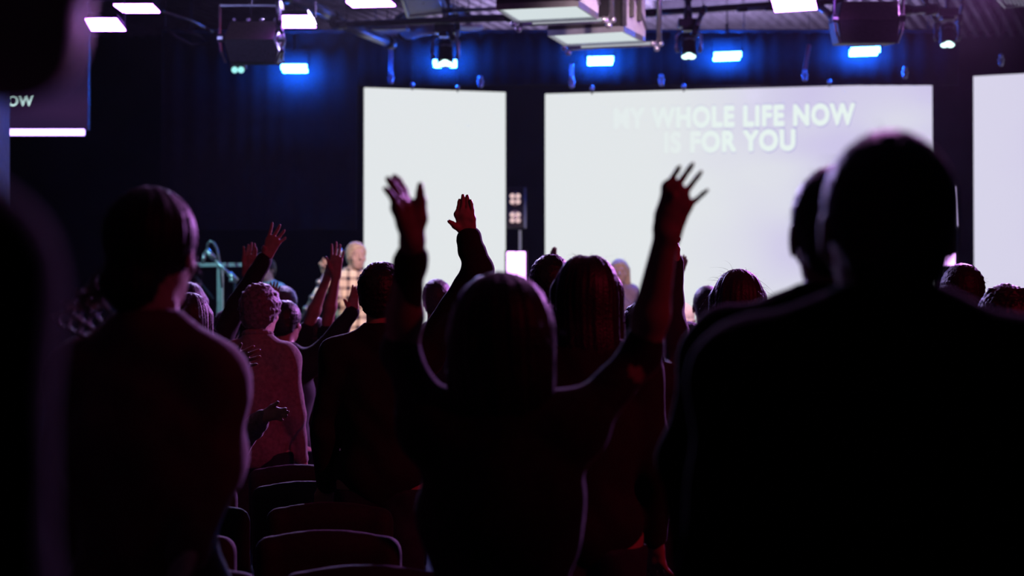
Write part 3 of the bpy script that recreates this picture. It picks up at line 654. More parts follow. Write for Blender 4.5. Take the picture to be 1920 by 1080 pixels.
for x in (440, 452): MB().ball(P(x, 131, 15.6), .027, 10).build('lens', M['lens_dim'], t, True)
MB().tube([P(458, 124, 15.62), P(468, 116, 15.62), P(470, 60, 15.62)], .012, 6).build('bracket', M['pipe'], t); drop(t, P(470, 64, 15.62))

def softbox(label, nl, nr, fr, fl, z, hgt, raild):
    c = []
    for (x, y) in (nl, nr, fr, fl):
        el = P(x, y, 1.0).z-EYE; c.append(P(x, y, (z-EYE)/el))
    up = Vector((0, 0, 1)); ctr = sum(c, Vector())/4; t = thing('hanging_softbox', label, 'light', ctr+up*hgt)
    inn = [ctr+(q-ctr)*.93+up*.004 for q in c]
    MB().hexa([q for q in inn]+[q+up*.02 for q in inn]).build('diffuser', M['diffuser'], t)
    for i in range(4):
        a_, b_ = c[i], c[(i+1) % 4]; ia, ib = inn[i], inn[(i+1) % 4]
        MB().hexa([a_-up*.015, b_-up*.015, ib-up*.015, ia-up*.015, a_+up*.03, b_+up*.03, ib+up*.03, ia+up*.03]).build('frame_bar', M['alu'], t)
    w1 = ctr+(c[2]-ctr)*.99; w0 = ctr+(c[1]-ctr)*.99
    MB().hexa([c[0]+up*.03, c[1]+up*.03, c[1]+up*hgt, c[0]+up*hgt]+[ctr+(q-ctr)*.97+up*z_ for q, z_ in ((c[0], .03), (c[1], .03), (c[1], hgt), (c[0], hgt))]).build('near_panel', M['black'], t)
    MB().hexa([c[1]+up*.03, c[2]+up*.03, c[2]+up*hgt, c[1]+up*hgt]+[ctr+(q-ctr)*.97+up*z_ for q, z_ in ((c[1], .03), (c[2], .03), (c[2], hgt), (c[1], hgt))]).build('side_panel', M['panel'], t)
    MB().hexa([c[3]+up*.03, c[0]+up*.03, c[0]+up*hgt, c[3]+up*hgt]+[ctr+(q-ctr)*.97+up*z_ for q, z_ in ((c[3], .03), (c[0], .03), (c[0], hgt), (c[3], hgt))]).build('side_panel', M['panel'], t)
    v = (c[2]-c[1]).normalized(); r0, r1 = c[3]+v*raild, c[2]+v*raild; e = (r1-r0).normalized()*.05
    MB().tube([r0-e*.3, r1+e], .022, 10).build('rail', M['alu'], t, True)
    MB().tube([r0-e*.3-up*.0+Vector((0,-.026,0))+e*2, r1+Vector((0,-.026,0))], .012, 8).build('rail_glow', M['rail_glow'], t, True)
    for r_ in (r0-e*.5, r1+e):
        for dz in (Vector((-.035, 0, 0)), Vector((.03, 0, 0)), Vector((0, 0, -.04))): MB().ball(r_+dz, .026, 8).build('coupler', M['alu'], t, True)
    for r_ in (r1+e*1.4, c[1]+up*.03): MB().tube([r_, r_+up*hgt*1.1], .022, 8).build('upright', M['pipe'], t, True)
    MB().tube([c[2]+up*.1, c[1]+up*hgt*.6, c[2]+up*hgt], .018, 6).build('brace', M['pipe'], t)
    for q in (.25, .6): 
        a_ = c[1]+(c[2]-c[1])*q; MB().box(a_+up*hgt*.45+v.cross(up)*.02, (.03, .05, hgt*.6)).build('side_bracket', M['black'], t)
    drop(t, (c[0]+c[2])/2+up*hgt*.9, .015); return t
softbox('first of two hanging softboxes with pale lit underside, cut by the top edge', (930, 15), (1085, 8), (1122, 33), (970, 40), 3.73, .8, .12)
softbox('second hanging softbox with pale lit underside, lower and nearer the centre screen', (1027, 64), (1170, 56), (1210, 77), (1060, 84), 3.73, .8, .16)

def speaker_box(label, x0, x1, y0, ym, y1, d, inset, arm):
    up = Vector((0, 0, 1)); t = thing('loudspeaker', label, 'loudspeaker', P((x0+x1)/2, y0, d))
    a = [P(x0+inset, y0, d+.1), P(x1-inset*.3, y0, d+.1), P(x1, ym, d-.05), P(x0, ym, d-.05)]
    b_ = [P(x0, ym, d-.05), P(x1, ym, d-.05), P(x1-inset*.5, y1, d+.12), P(x0+inset*.9, y1, d+.12)]
    k = Vector((0, .42, .04))
    bm = MB(); P8 = [a[0], a[1], a[2], b_[2], b_[3], a[3]]; Q8 = [p+k for p in P8]
    bm.add(P8+Q8, [(0,1,2,5), (5,2,3,4), (7,6,11,8), (8,11,10,9), (0,6,7,1), (1,7,8,2), (2,8,9,3), (3,9,10,4), (4,10,11,5), (5,11,6,0)]).build('cabinet', M['black'], t, bevel=.012)
    n = Vector((0, -1, .1)).normalized()*.012
    def ins(q, f): c = sum(q, Vector())/4; return [c+(p-c)*f for p in q]
    for q, nm in ((a, M['grille']), (b_, mat('dark_grille', (.05, .05, .06), .7, noise=.3, nscale=80, bump=.4))):
        i_ = ins(q, .94); MB().hexa([p+n for p in i_]+[p-n for p in i_]).build('grille', nm, t)
    s_ = 1 if arm > 0 else -1; xe = x1 if s_ > 0 else x0
    for xx, sg in ((x0, -1), (x1, 1)):
        MB().tube([P(xx+5*sg, y0-30, d), P(xx+5*sg, ym, d), P(xx+2*sg, (ym+y1)/2, d), P(xx-6*sg, y1, d+.05)], .011, 6).build('bracket_arm', M['pipe'], t)
        MB().tube([P(xx-1*sg, (y0+ym)/2+14, d-.02), P(xx+9*sg, (y0+ym)/2+14, d-.02)], .03, 10).build('knob', M['pipe'], t)
    MB().tube([P(x0-5, y0-30, d), P(x1+5, y0-30, d)], .012, 6).build('top_bracket', M['pipe'], t)
    for i in range(4): MB().ball(P(x0+inset+8+i*(x1-x0-inset*1.4)/3.4, y0-3, d+.04), .014, 8).build('bolt', M['alu'], t, True)
    drop(t, P((x0+x1)/2, y0-30, d), .012); return t
speaker_box('hanging wedge loudspeaker at upper left with brown-black grille', 417, 524, 40, 75, 118, 14.6, 14, 1)
speaker_box('hanging wedge loudspeaker at upper right above the big man', 1570, 1688, 2, 38, 81, 14.6, 8, -1)

# ------------------------------------------------------------------ pipes, ducts and hanging hardware
def pipe(label, pts, r, mm='pipe', name='rig_pipe', joints=True, cat='pipe'):
    q = [P(*p) for p in pts]; t = thing(name, label, cat, q[0])
    MB().tube(q, r, 10).build('tube', M[mm], t, True)
    if cat == 'pipe': drop(t, max(q, key=lambda e: e.z), .004, 'wire')
    else: drop(t, q[0], .004, 'wire')
    if joints:
        for i, e in enumerate((q[0], q[-1])):
            d_ = (q[1]-q[0]).normalized() if i == 0 else (q[-1]-q[-2]).normalized(); MB().tube([e-d_*.05, e+d_*.05], r*1.35, 10).build('coupling', M['steel'], t, True)
    return t
pipe('grey conduit sloping down from the top edge above the left loudspeaker', [(535, -8, 17.5), (600, 18, 17.8), (628, 34, 18)], .05)
pipe('violet-lit strut sloping down toward the narrow screen', [(632, 43, 17.6), (730, 80, 18.4)], .045)
pipe('thin rail alongside the violet-lit strut', [(650, 42, 17.8), (722, 70, 18.5)], .018)
pipe('violet-lit strut from the top edge to the softbox crossbar', [(795, -8, 17.5), (868, 27, 18.2)], .05)
pipe('long black crossbar carrying the left moving head', [(640, 46, 17.2), (830, 38, 17.0), (960, 34, 16.8)], .028, 'steel')
pipe('grey crossbar right of the left moving head', [(840, 20, 17.2), (945, 16, 17.0)], .018)
pipe('second grey crossbar running behind the first softbox', [(850, 32, 17.3), (975, 30, 17.1)], .02)
pipe('short bent bracket pipe beside the pale round disc', [(858, 46, 17.2), (858, 64, 17.2), (852, 76, 17.2), (846, 66, 17.2)], .02)
pipe('long black crossbar under the corrugated roof deck', [(1220, 24, 18), (1330, 17, 17.8), (1450, 8, 17.6), (1572, 2, 17.4)], .03, 'steel')
pipe('thin grey rail left of the right flood pad', [(1392, 18, 17.5), (1446, 16, 17.4)], .016)
pipe('violet-lit strut between flood pad and right loudspeaker', [(1532, 8, 15.2), (1566, 36, 15.0)], .028)
pipe('bright conduit between right loudspeaker and far right moving head', [(1694, 19, 15.8), (1745, 18, 15.9)], .036)
pipe('thin violet drop rod left of the far right moving head', [(1736, 2, 16.5), (1752, 32, 16.6)], .016)
pipe('thin violet drop rod right of the far right moving head', [(1806, -5, 16.5), (1800, 36, 16.6)], .016)
pipe('violet drop rod holding the left loudspeaker', [(522, -10, 14.5), (523, 40, 14.5)], .02)
pipe('looped safety rod under the left flood pad', [(523, 50, 14.3), (514, 72, 14.3), (524, 97, 14.3), (534, 76, 14.3), (524, 52, 14.3)], .01)
pipe('short violet rod from the safety loop to the blue batten', [(529, 96, 14.6), (529, 115, 15.2)], .012)
pipe('thin dark conduit sloping from the second flood pad', [(302, 20, 16), (362, 40, 16.4), (392, 56, 16.6)], .012)
pipe('drooping cable below the far left conduit', [(310, 52, 16), (330, 68, 16), (360, 84, 16), (392, 82, 16), (375, 66, 16), (330, 52, 16)], .012, 'steel', 'cable', False, 'cable')
pipe('drop rod carrying the middle moving head', [(1290, -8, 17.6), (1290, 30, 17.5)], .03, 'steel')
pipe('side arm right of the middle moving head', [(1318, 20, 17.4), (1310, 40, 17.3), (1304, 58, 17.3)], .022)
pipe('drop rod carrying the left moving head', [(836, 8, 17.6), (836, 42, 17.5)], .03, 'steel')

def slab(name, label, cat, corners, mm, th=Vector((0, 0, .06)), edge='pipe'):
    c = [P(*q) for q in corners]; ctr = sum(c, Vector())/4; t = thing(name, label, cat, ctr)
    MB().hexa(c+[q+th for q in c]).build('panel', M[mm], t)
    for i in range(4): MB().tube([c[i], c[(i+1) % 4]], .02, 6).build('edge_rail', M[edge], t)
    drop(t, ctr)
    return t
slab('ceiling_panel', 'grey ceiling panel at the top edge left of the crossbars', 'panel', [(752, -12, 16.6), (818, -14, 16.6), (838, 22, 17.5), (765, 30, 17.5)], 'panel')  # flat ceiling panels hung on rods
slab('ceiling_panel', 'pale flat panel lying beside the violet-lit strut', 'panel', [(672, 54, 18.5), (760, 52, 18.5), (775, 62, 18.9), (700, 66, 18.9)], 'duct')
t = thing('air_duct', 'short tapering silver duct nozzle left of the moving head', 'duct', P(790, 45, 18.6))
MB().tube([P(766, 50, 18.9), P(795, 50, 18.7), P(822, 54, 18.5)], .125, 20, .05).build('nozzle', M['duct'], t, True)
MB().tube([P(758, 50, 19), P(768, 50, 18.9)], .14, 20).build('collar', M['steel'], t, True); drop(t, P(765, 42, 18.95))
t = thing('ceiling_disc', 'pale round disc diffuser right of the left moving head', 'diffuser', P(878, 50, 18))
MB().tube([P(879, 54, 18), P(879, 50, 18)], .135, 28).build('disc', M['panel'], t)
MB().tube([P(879, 49, 18), P(879, 30, 18)], .03, 8).build('stem', M['pipe'], t); drop(t, P(879, 32, 18))
t = thing('roof_vent', 'slatted violet-lit vent at the top right corner', 'vent', P(1900, 0, 17))
for i in range(9): MB().tube([P(1874+i*7, -8, 17), P(1884+i*7, 9, 17.4)], .012, 6).build('slat', M['pipe'], t)
MB().tube([P(1868, -6, 17), P(1884, 12, 17.4), P(1950, 4, 17.4)], .018, 6).build('frame', M['pipe'], t)
for lb, x0, y0, x1, y1, d_ in (('black roof beam running above the hanging softboxes', 600, -6, 1240, -30, 20), ('black roof beam crossing the corrugated deck', 1225, 30, 1500, 12, 23.0)):
    t = thing('roof_beam', lb, 'beam', P(x0, y0, d_)); a_, b_ = P(x0, y0, d_), P(x1, y1, d_-.6)
    for dz in (0, .17): MB().hexa([a_+Vector((0,-.05,dz)), b_+Vector((0,-.05,dz)), b_+Vector((0,-.05,dz+.015)), a_+Vector((0,-.05,dz+.015)), a_+Vector((0,.05,dz)), b_+Vector((0,.05,dz)), b_+Vector((0,.05,dz+.015)), a_+Vector((0,.05,dz+.015))]).build('flange', M['steel'], t)
    MB().hexa([a_+Vector((0,-.006,0)), b_+Vector((0,-.006,0)), b_+Vector((0,-.006,.18)), a_+Vector((0,-.006,.18)), a_+Vector((0,.006,0)), b_+Vector((0,.006,0)), b_+Vector((0,.006,.18)), a_+Vector((0,.006,.18))]).build('web', M['steel'], t)

def hanger(label, x, y0, y1, kind, x2=None):
    d_ = 18.9; t = thing('rigging_shackle', label, 'rigging', P(x, y1, d_), 'shackles along the tops of the screens'); x2 = x if x2 is None else x2
    drop(t, P(x2, y0, d_), .003, 'wire')
    if kind == 's':
        MB().ball(P(x, (y0+y1)/2, d_), .022, 8, (1, 1, (y1-y0)/F*d_/.044)).build('pin', M['blue_m'], t, True); MB().tube([P(x, y1, d_), P(x, y1+6, d_)], .008, 6).build('hook', M['steel'], t); return t
    if kind != 'k': MB().tube([P(x2, y0, d_), P(x, y1-20, d_)], .02, 8).build('strap', M['red'] if kind == 'r' else M['blue_m'], t)
    if kind == 'r': 
        MB().tube([P(x2-.6, y0+14, d_), P(x, y1-14, d_)], .012, 8).build('wire', M['steel'], t)
    MB().ball(P(x, y1-16, d_), .024, 8).build('eye', M['blue_m'], t, True)
    for q in (-3, 3): MB().ball(P(x+q, y1-9, d_), .017, 8).build('lug', M['blue_m'], t, True)
    MB().ball(P(x, y1-3, d_), .026, 8, (1, .6, 1.2)).build('bow', M['blue_m'], t, True)
    return t
hanger('long blue-lit strap and shackle above the narrow screen', 733, 90, 155, 't'); hanger('small shackle above the narrow screen, nearer its left end', 773, 154, 163, 's')
hanger('small shackle above the narrow screen, nearer its right end', 858, 160, 167, 's'); hanger('cluster shackle at the right end of the narrow screen', 901, 140, 162, 'k')
hanger('blue strap and shackle above the left end of the lyrics screen', 1072, 120, 163, 't'); hanger('small shackle just right of the blue strap over the lyrics screen', 1110, 160, 171, 's')
hanger('shackle above the lyrics screen under the middle moving head', 1240, 138, 159, 'k'); hanger('small shackle over the second word on the lyrics screen', 1282, 157, 166, 's')
hanger('red-topped strap and shackle over the lyrics screen', 1509, 84, 150, 'r', 1517); hanger('small shackle right of the red-topped strap', 1555, 149, 157, 's')
hanger('shackle at the right end of the lyrics screen', 1697, 122, 145, 'k'); hanger('violet-lit shackle above the right-edge screen', 1877, 106, 121, 'k')

# ------------------------------------------------------------------ stage gear on the left
t = thing('equipment_frame', 'teal-lit metal frame stand on stage beside the raised hands', 'stand', P(413, 800, 17))
MB().box((P(352, 496, 17)+P(462, 497, 17))/2, ((462-352)/F*17, .04, .033)).build('top_bar', M['alu'], t)
for x in (345, 413, 462): 
    a_ = P(x, 497, 17.03); MB().box(Vector((a_.x, a_.y, (a_.z+.6)/2)), (.05 if x == 413 else .03, .05, a_.z-.6)).build('post', M['alu'], t)
MB().tube([P(355, 505, 17.1), P(400, 560, 17.1)], .012, 6).build('cross_brace', M['steel'], t)
t = thing('microphone_stand', 'teal-lit boom microphone stand slanting across the metal frame', 'microphone stand', P(400, 800, 16.7))
MB().tube([P(387, 468, 16.7), P(402, 486, 16.7)], .026, 10).build('microphone', M['alu'], t, True)
MB().tube([P(400, 484, 16.7), P(443, 527, 16.7)], .014, 8).build('boom', M['alu'], t, True)
MB().tube([P(430, 512, 16.7), P(443, 527, 16.7)], .026, 8).build('clutch', M['alu'], t, True)
MB().tube([P(443, 527, 16.7), P(430, 524, 16.7)], .022, 8).build('counterweight', M['alu'], t, True)
MB().tube([P(440, 528, 16.7), P(441, 797, 16.7)], .012, 8).build('pole', M['steel'], t, True)
MB().tube([P(384, 474, 16.68), P(380, 494, 16.68)], .016, 8).build('shock_mount', M['alu'], t, True)
MB().tube([P(388, 466, 16.72), P(389, 458, 16.72), P(394, 452, 16.72), P(401, 455, 16.72), (P(407, 466, 16.72)), P(410, 482, 16.72), P(413, 500, 16.72), P(416, 540, 16.72)], .011, 8).build('cable', M['pipe'], t, True)
# slanted vocal stand gripped by the singer
t = thing('microphone_stand', 'straight violet-lit stand tilted in the fist of the plaid-shirted singer', 'microphone stand', P(556, 610, 16.4))
MB().tube([P(556, 612, 16.4), P(617, 497, 16.45)], .014, 8).build('pole', M['alu'], t, True)
for x, y in ((573, 579), (585, 558), (598, 529)): MB().ball(P(x, y, 16.38), .03, 8).build('clutch', M['alu'], t, True)
MB().tube([P(617, 497, 16.45), P(634, 476, 16.5)], .012, 8, .015).build('boom', M['alu'], t, True)
MB().ball(P(637, 473, 16.5), .035, 10).build('microphone', M['alu'], t, True)
MB().tube([P(556, 612, 16.4), Vector((P(520, 612, 16.4).x, 16.4, .62))], .014, 8).build('lower_pole', M['steel'], t, True)
MB().tube([Vector((P(520, 612, 16.4).x, 16.4, .6)), Vector((P(520, 612, 16.4).x, 16.4, .63))], .13, 16).build('base', M['steel'], t, True)
# teal light spill low between jackets, imitated by a teal tube and glowing ball
t = thing('teal_spill', 'teal light spill shaped as a glowing tube low between the dark sleeves', 'light', P(425, 640, 15.5))
MB().tube([P(418, 650, 15.5), P(440, 605, 15.6)], .05, 12, .035).build('housing', M['c_teal'], t, True)
MB().ball(P(421, 636, 15.42), .03, 10).build('lens', M['lens'], t, True)
MB().tube([P(418, 650, 15.5), Vector((P(418, 650, 15.5).x, 15.5, .6))], .015, 6).build('stand', M['steel'], t)

# ------------------------------------------------------------------ chairs
def chair(label, x, y, grp='rows of black padded chairs', proto=[None]):
    if proto[0] is None:
        t = thing('audience_chair', label, 'chair', (0, 0, 0), grp)
        fd = Field(.012)
        for dx in (-.19, .19): fd.rc((dx, .0, .50), (dx, -.02, .79), .04, .042, .03)
        for z in np.arange(.5, .80, .04): fd.rc((-.19, -.02*(z-.5)/.3, z), (.19, -.02*(z-.5)/.3, z), .04, k=.02)
        fd.el((0, -.02, .805), (.215, .042, .052), .02); mk('backrest', [fd.mesh()], M['chair'], t)
        fd = Field(.014)
        for yy in np.arange(.06, .4, .05): fd.rc((-.19, yy, .44), (.19, yy, .44), .042, k=.03)
        mk('seat', [fd.mesh()], M['chair'], t)
        for sx_ in (-1, 1):
            MB().tube([(sx_*.2, .38, .42), (sx_*.21, .40, .01)], .012, 8).build('leg', M['leg'], t, True)
            MB().tube([(sx_*.2, .0, .6), (sx_*.2, .03, .42), (sx_*.21, -.03, .01)], .012, 8).build('leg', M['leg'], t, True)
        MB().tube([(-.2, .38, .40), (.2, .38, .40)], .01, 6).build('stretcher', M['leg'], t)
        proto[0] = t; r = t
    else:
        t = proto[0]; r = t.copy(); col.objects.link(r); r['label'] = label
        for ch in [c for c in col.objects if c.parent == t]:
            c = ch.copy(); col.objects.link(c); c.parent = r
    r.location = (x, y, 0); return r
rows = [(9.0, -1.26), (8.08, -1.12), (7.14, -.94), (6.2, -.855), (5.32, -.665)]
wh = ['farthest row', 'second row from the stage', 'middle row', 'second row from the camera', 'row nearest the camera']
for (yy, bx), w_ in zip(rows, wh):
    for k, s_ in ((-1, 'half hidden left of the gap'), (0, 'just right of the gap')):
        chair('black padded chair %s, %s' % (s_, w_), bx+(k+.5)*.53, yy)
chair('black padded chair peeking out right of the red jacket man', -1.11+.06, 9.92)
bpy.context.view_layer.update()
t = thing('tote_bag', 'small white cloth bag glimpsed below the black sweater shoulder', 'bag', P(612, 862, 9.35))
fd = Field(.006); fd.rc(P(597, 822, 9.35), P(601, 856, 9.35), .012, .018, k=.02); fd.rc(P(597, 824, 9.36), P(614, 840, 9.36), .012, .01, k=.02); fd.rc(P(601, 856, 9.35), P(612, 842, 9.35), .014, .01, k=.02)
mk('bag_body', [fd.mesh()], M['c_white'], t); MB().tube([P(596, 822, 9.35), P(594, 790, 9.4), P(602, 776, 9.45)], .006, 6).build('strap', M['c_white'], t)

# ------------------------------------------------------------------ the crowd
# nearest, out of focus
person('tall person right beside the camera at the left edge, face blurred and violet-lit', -520, 1.3, -530, head=430, hair='crop', hm='hair_dark', skin='skin2', cloth='c_void', fat=1.15, hw=.19, fuzz=0, hs=1.0, yaw=-35, headfwd=0, lean=0)
person('tall man with cropped hair seen from behind, largest dark figure on the right', 1665, 2.68, 258, hair='crop', cloth='c_void', hw=.185, fat=1.15, fuzz=30, hs=1.08, headfwd=.0, seed=2, nk=1.051, shz=.81)
person('tall man with visible left ear standing just left of and behind the largest dark figure', 1572, 3.55, 318, hair='crop', cloth='c_void', hw=.2, fat=1.3, fuzz=40, headfwd=.01, seed=3, nk=1.06, shz=.81,
       aL=dict(e=(1300, 860, 3.5), w=(1310, 1080, 3.3), tip=(1320, 1170, 3.2), wide=.4))
person('woman with loose bun and stray curls at left, violet light along her cheek', 280, 4.05, 365, hair='bun', hm='hair_brown', cloth='c_red', skin='skin2', hw=.135, shz=.785, fat=1.0, fuzz=160, hs=1.0, yaw=-12, headfwd=.02, seed=4,
       aR=dict(e=(404, 850, 4.05), w=(352, 1040, 3.9), tip=(320, 1120, 3.8), wide=.4))
r, i = person('woman with long smooth hair in the centre, both arms raised high', 940, 4.1, 515, hair='dome', hm='hair_dark', cloth='c_char', skin='skin', hw=.16, fat=1.05, fuzz=120, hs=.98, headfwd=.01, seed=5, sleeveL=.9, sleeveR=.58, sr=.74,
       aL=dict(e=(752, 668, 4.15), w=(773, 455, 4.05), ki=(763, 380, 4.06), kp=(742, 388, 3.99), fr=1.12, tb=(786, 410, 4.05), tips=[(788, 347, 4.04), (737, 326, 4.08), (731, 333, 4.03), (725, 330, 3.98), (720, 350, 3.94)], bunch=((.8, .033), (.88, .03))),
       aR=dict(e=(1205, 668, 4.15), w=(1250, 437, 4.05), ki=(1251, 350, 4.04), kp=(1287, 388, 4.04), fr=.78, tb=(1243, 404, 4.06), tips=[(1263, 366, 4.02), (1277, 308, 4.03), (1302, 303, 4.02), (1318, 318, 4.02), (1330, 353, 4.02)]))
person('dark-haired woman with a centre parting, just right of the long-haired woman', 1101, 5.9, 487, hair='parted', hm='hair_dark', cloth='c_black', hw=.16, fuzz=90, hs=1.05, seed=6)
person('dark-capped person in black sweater, right hand raised beside the screen, cuff bunched', 714, 7.7, 497, hair='short', hm='hair_dark', cloth='c_black', hw=.17, fat=1.05, fuzz=20, hs=1.05, seed=7, shz=.79,
       aR=dict(e=(896, 508, 7.6), w=(878, 440, 7.6), ki=(857, 402, 7.6), kp=(886, 408, 7.58), tips=[(842, 415, 7.56), (862, 372, 7.6), (868, 363, 7.59), (876, 364, 7.59), (882, 373, 7.58)], bunch=((.55, .05), (.9, .046))), sleeveR=.97)
person('person with short dark hair left of the parted-hair woman', 1033, 8.5, 483, hair='short', cloth='c_black', hw=.17, fuzz=40, hs=1.02, seed=8)
person('person in dark sleeve raising one arm close behind the long-haired woman’s right arm', 1205, 7.4, 572, hair='short', cloth='c_navy', hw=.17, fuzz=0, seed=9,
       aR=dict(e=(1256, 566, 7.7), w=(1264, 492, 7.7), ki=(1261, 462, 7.7), kp=(1270, 466, 7.66), tips=[(1256, 470, 7.7), (1275, 444, 7.7), (1268, 440, 7.7), (1266, 444, 7.72), (1262, 448, 7.74)]))
person('woman with long hair lit white down its left side, before the lyrics screen', 1385, 7.75, 513, hair='long', hm='hair_brown', cloth='c_black', hw=.16, fuzz=200, hs=1.08, seed=10)
person('short woman with long hair rimmed orange, low beside the pale beanie', 1292, 9.6, 610, hair='long', hm='hair_brown', cloth='c_black', hw=.15, fuzz=120, hs=1.0, seed=11)
person('low dark-haired person at the left of the orange-rimmed long hair', 1262, 10.6, 628, hair='short', cloth='c_navy', hw=.15, fuzz=20, seed=12)
person('man with close-cropped dark head and visible ear in front of the lyrics screen', 1327, 11.4, 538, hair='crop', cloth='c_black', hw=.17, fuzz=20, hs=1.04, seed=13)
person('person with dark hair whose head tops the big man’s right shoulder', 1806, 8.7, 500, hair='short', hm='hair_brown', cloth='c_black', hw=.16, fuzz=40, hs=1.1, seed=14)
person('person with tufted dark hair at the right edge of the frame', 1888, 7.0, 545, hair='curly', cloth='c_black', hw=.17, fuzz=60, hs=1.05, seed=15)
r, i = person('older person with curly violet-rimmed hair in a wine-lit beige jacket', 485, 9.6, 540, hair='curly', hm='hair_grey', cloth='c_beige', skin='skin2', hw=.145, shz=.79, fat=1.02, fuzz=60, hs=1.05, yaw=-14, hem=.47, seed=16)
h = i['h']; b = MB(); b.tube([h(.083, .0, .012), h(.08, .06, .014), h(.062, .1, .014)], .0025, 6); b.tube([h(-.083, .0, .012), h(-.08, .06, .014), h(-.062, .1, .014)], .0025, 6)
for q in (-1, 1): b.tube([h(q*.033+.026*math.cos(a), .112, .01+.019*math.sin(a)) for a in np.linspace(0, 2*math.pi, 13)], .002, 5, cap=False)
b.build('glasses', M['glass'], r)
fd = Field(.006); cc = i['nb']
for k in range(16):
    a0, a1 = 2*math.pi*k/16, 2*math.pi*(k+1)/16; fd.rc(cc+A3((.066*math.cos(a0), .01+.064*math.sin(a0), .048-.012*math.sin(a0))), cc+A3((.066*math.cos(a1), .01+.064*math.sin(a1), .048-.012*math.sin(a1))), .014, k=.006)
mk('collar', [fd.mesh()], M['c_beige'], r)
person('long-haired person with both hands held out, partly behind the woman with the bun', 355, 8.75, 556, hair='long', hm='hair_brown', cloth='c_beige', hw=.15, fat=.95, fuzz=90, hs=1.0, seed=17,
       aL=dict(e=(405, 760, 8.55), w=(432, 697, 8.5), ki=(452, 662, 8.5), kp=(462, 686, 8.5), tips=[(452, 645, 8.48), (478, 648, 8.5), (489, 655, 8.5), (490, 668, 8.5), (484, 682, 8.5)], s=.95),
       aR=dict(e=(446, 836, 8.75), w=(492, 782, 8.55), ki=(518, 768, 8.53), kp=(516, 782, 8.5), tips=[(521, 754, 8.5), (538, 766, 8.5), (543, 772, 8.5), (540, 780, 8.5), (532, 788, 8.5)], s=.95, bunch=((.6, .05), (.8, .046))))
person('person in black with one sleeve raised high left of the grey curls', 352, 10.5, 535, hair='long', hm='hair_brown', cloth='c_black', hw=.16, fuzz=20, seed=18, sleeveR=.96,
       aR=dict(e=(447, 570, 10.5), w=(501, 478, 10.45), ki=(502, 449, 10.45), kp=(522, 455, 10.43), tips=[(494, 462, 10.4), (511, 416, 10.43), (526, 420, 10.43), (535, 430, 10.43), (537, 444, 10.43)]))
person('person hidden in the crowd whose flat reddish palm shows beside the frame stand', 425, 11.4, 585, hair='short', cloth='c_black', hw=.16, fuzz=0, seed=19, sleeveR=.8,
       aR=dict(e=(466, 580, 11.4), w=(463, 516, 11.4), ki=(460, 486, 11.4), kp=(478, 488, 11.38), tips=[(457, 463, 11.36), (466, 457, 11.38), (472, 453, 11.38), (478, 455, 11.38), (481, 463, 11.38)]))
person('person with dark hair and violet-lit cheek right of the grey curls, one arm out', 532, 10.5, 568, hair='short', hm='hair_dark', cloth='c_black', hw=.17, fuzz=50, hs=.98, yaw=-20, seed=20, sleeveR=.97,
       aR=dict(e=(632, 628, 10.4), w=(663, 580, 10.35), ki=(656, 563, 10.35), kp=(668, 560, 10.33), tips=[(645, 562, 10.3), (662, 533, 10.33), (667, 536, 10.33), (671, 541, 10.33), (676, 549, 10.33)], s=.9))
person('person in short black sleeves stretching both bare forearms up toward the singer', 590, 11.4, 598, hair='short', cloth='c_black', hw=.13, fuzz=0, seed=21, sleeveL=.42, sleeveR=.4,
       aR=dict(e=(614, 605, 11.3), w=(630, 518, 11.25), ki=(621, 490, 11.25), kp=(639, 488, 11.23), tips=[(612, 482, 11.2), (622, 456, 11.23), (631, 452, 11.23), (638, 457, 11.23), (645, 468, 11.23)]),
       aL=dict(e=(580, 606, 11.35), w=(608, 535, 11.3), tip=(622, 490, 11.3), wide=.5, spread=.1))
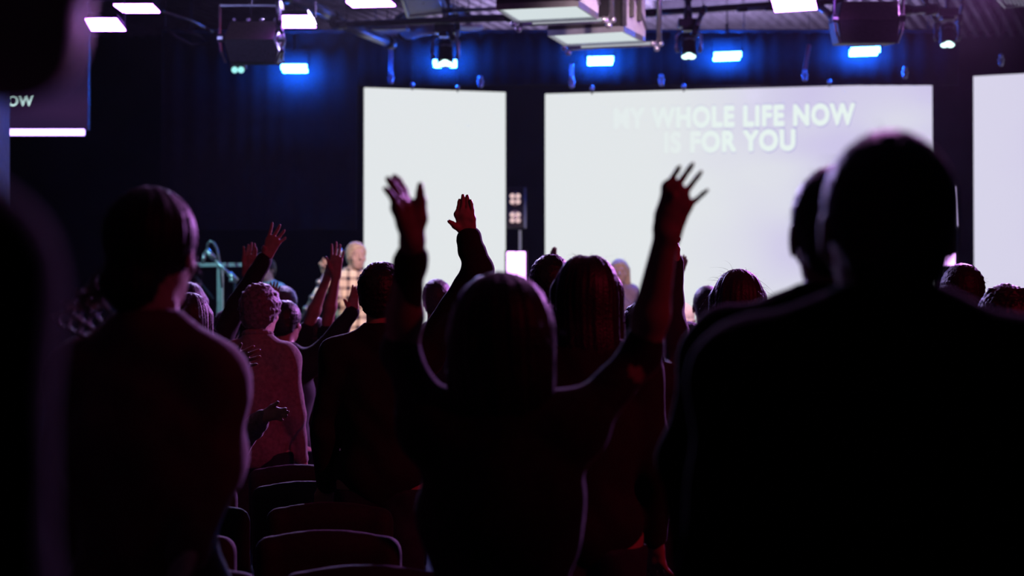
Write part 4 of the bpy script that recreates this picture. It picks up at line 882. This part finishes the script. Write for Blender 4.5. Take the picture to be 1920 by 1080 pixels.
person('short person whose fingertips rise just behind the grey curls', 520, 12.3, 592, hair='short', cloth='c_black', hw=.15, fuzz=0, seed=22,
       aL=dict(e=(500, 612, 12.3), w=(512, 572, 12.2), ki=(506, 548, 12.2), kp=(520, 550, 12.2), tips=[(500, 545, 12.2), (508, 528, 12.2), (515, 526, 12.2), (521, 528, 12.2), (525, 535, 12.2)]))
person('person with pale teal-lit hair in the front row behind the grey curls', 532, 13.4, 540, hair='short', hm='hair_grey', cloth='c_black', hw=.15, fuzz=20, seed=23)
person('person with brown head seen between the two raised arms in the middle', 819, 11.4, 528, hair='short', hm='hair_brown', cloth='c_black', hw=.16, fuzz=30, seed=24)
person('front-row person whose pointed hand tip shows over the short dark hair', 1040, 12.4, 575, hair='short', cloth='c_black', hw=.15, fuzz=0, seed=25,
       aL=dict(e=(1040, 560, 12.4), w=(1040, 510, 12.4), tip=(1038, 462, 12.4), wide=.45, spread=.1))
person('front-row person raising a hand just right of the long-haired woman’s forearm', 1222, 12.4, 572, hair='short', cloth='c_teal', hw=.15, fuzz=0, seed=26,
       aR=dict(e=(1250, 585, 12.4), w=(1271, 524, 12.4), tip=(1284, 478, 12.4), wide=.5, spread=.4))
person('person in pale knitted beanie and grey sweatshirt near the stage', 1279, 13.2, 570, hair='cap', hm='knit', cloth='c_pale', skin='skin2', hw=.2, fat=1.1, fuzz=0, yaw=60, seed=27)
# musicians on the stage
person('singer in cream plaid shirt on stage, head tipped back beside the narrow screen', 660, 16.8, 456, head=6, z0=.6, away=False, yaw=25, hair='short', hm='hair_blond', cloth='plaid', skin='skin2', hw=.15, fuzz=30, hs=1.05, seed=28, lean=-.0, sleeveL=.9,
       aL=dict(e=(628, 560, 16.6), w=(609, 508, 16.5), ki=(600, 494, 16.46), kp=(612, 488, 16.44), tips=[(606, 484, 16.4), (604, 500, 16.4), (609, 502, 16.4), (614, 500, 16.4), (617, 496, 16.4)]))
person('blond singer with long hair on stage, right of the parted hair', 1161, 18.6, 489, z0=.6, away=False, hair='long', hm='hair_blond', cloth='c_purple', skin='skin2', hw=.15, fuzz=20, hs=1.1, seed=29)
person('musician in teal-lit shirt on stage, half hidden behind the raised black sleeve', 503, 19.2, 486, z0=.6, away=False, yaw=-30, hair='short', hm='hair_brown', cloth='c_teal', skin='skin2', hw=.15, fuzz=0, seed=30)
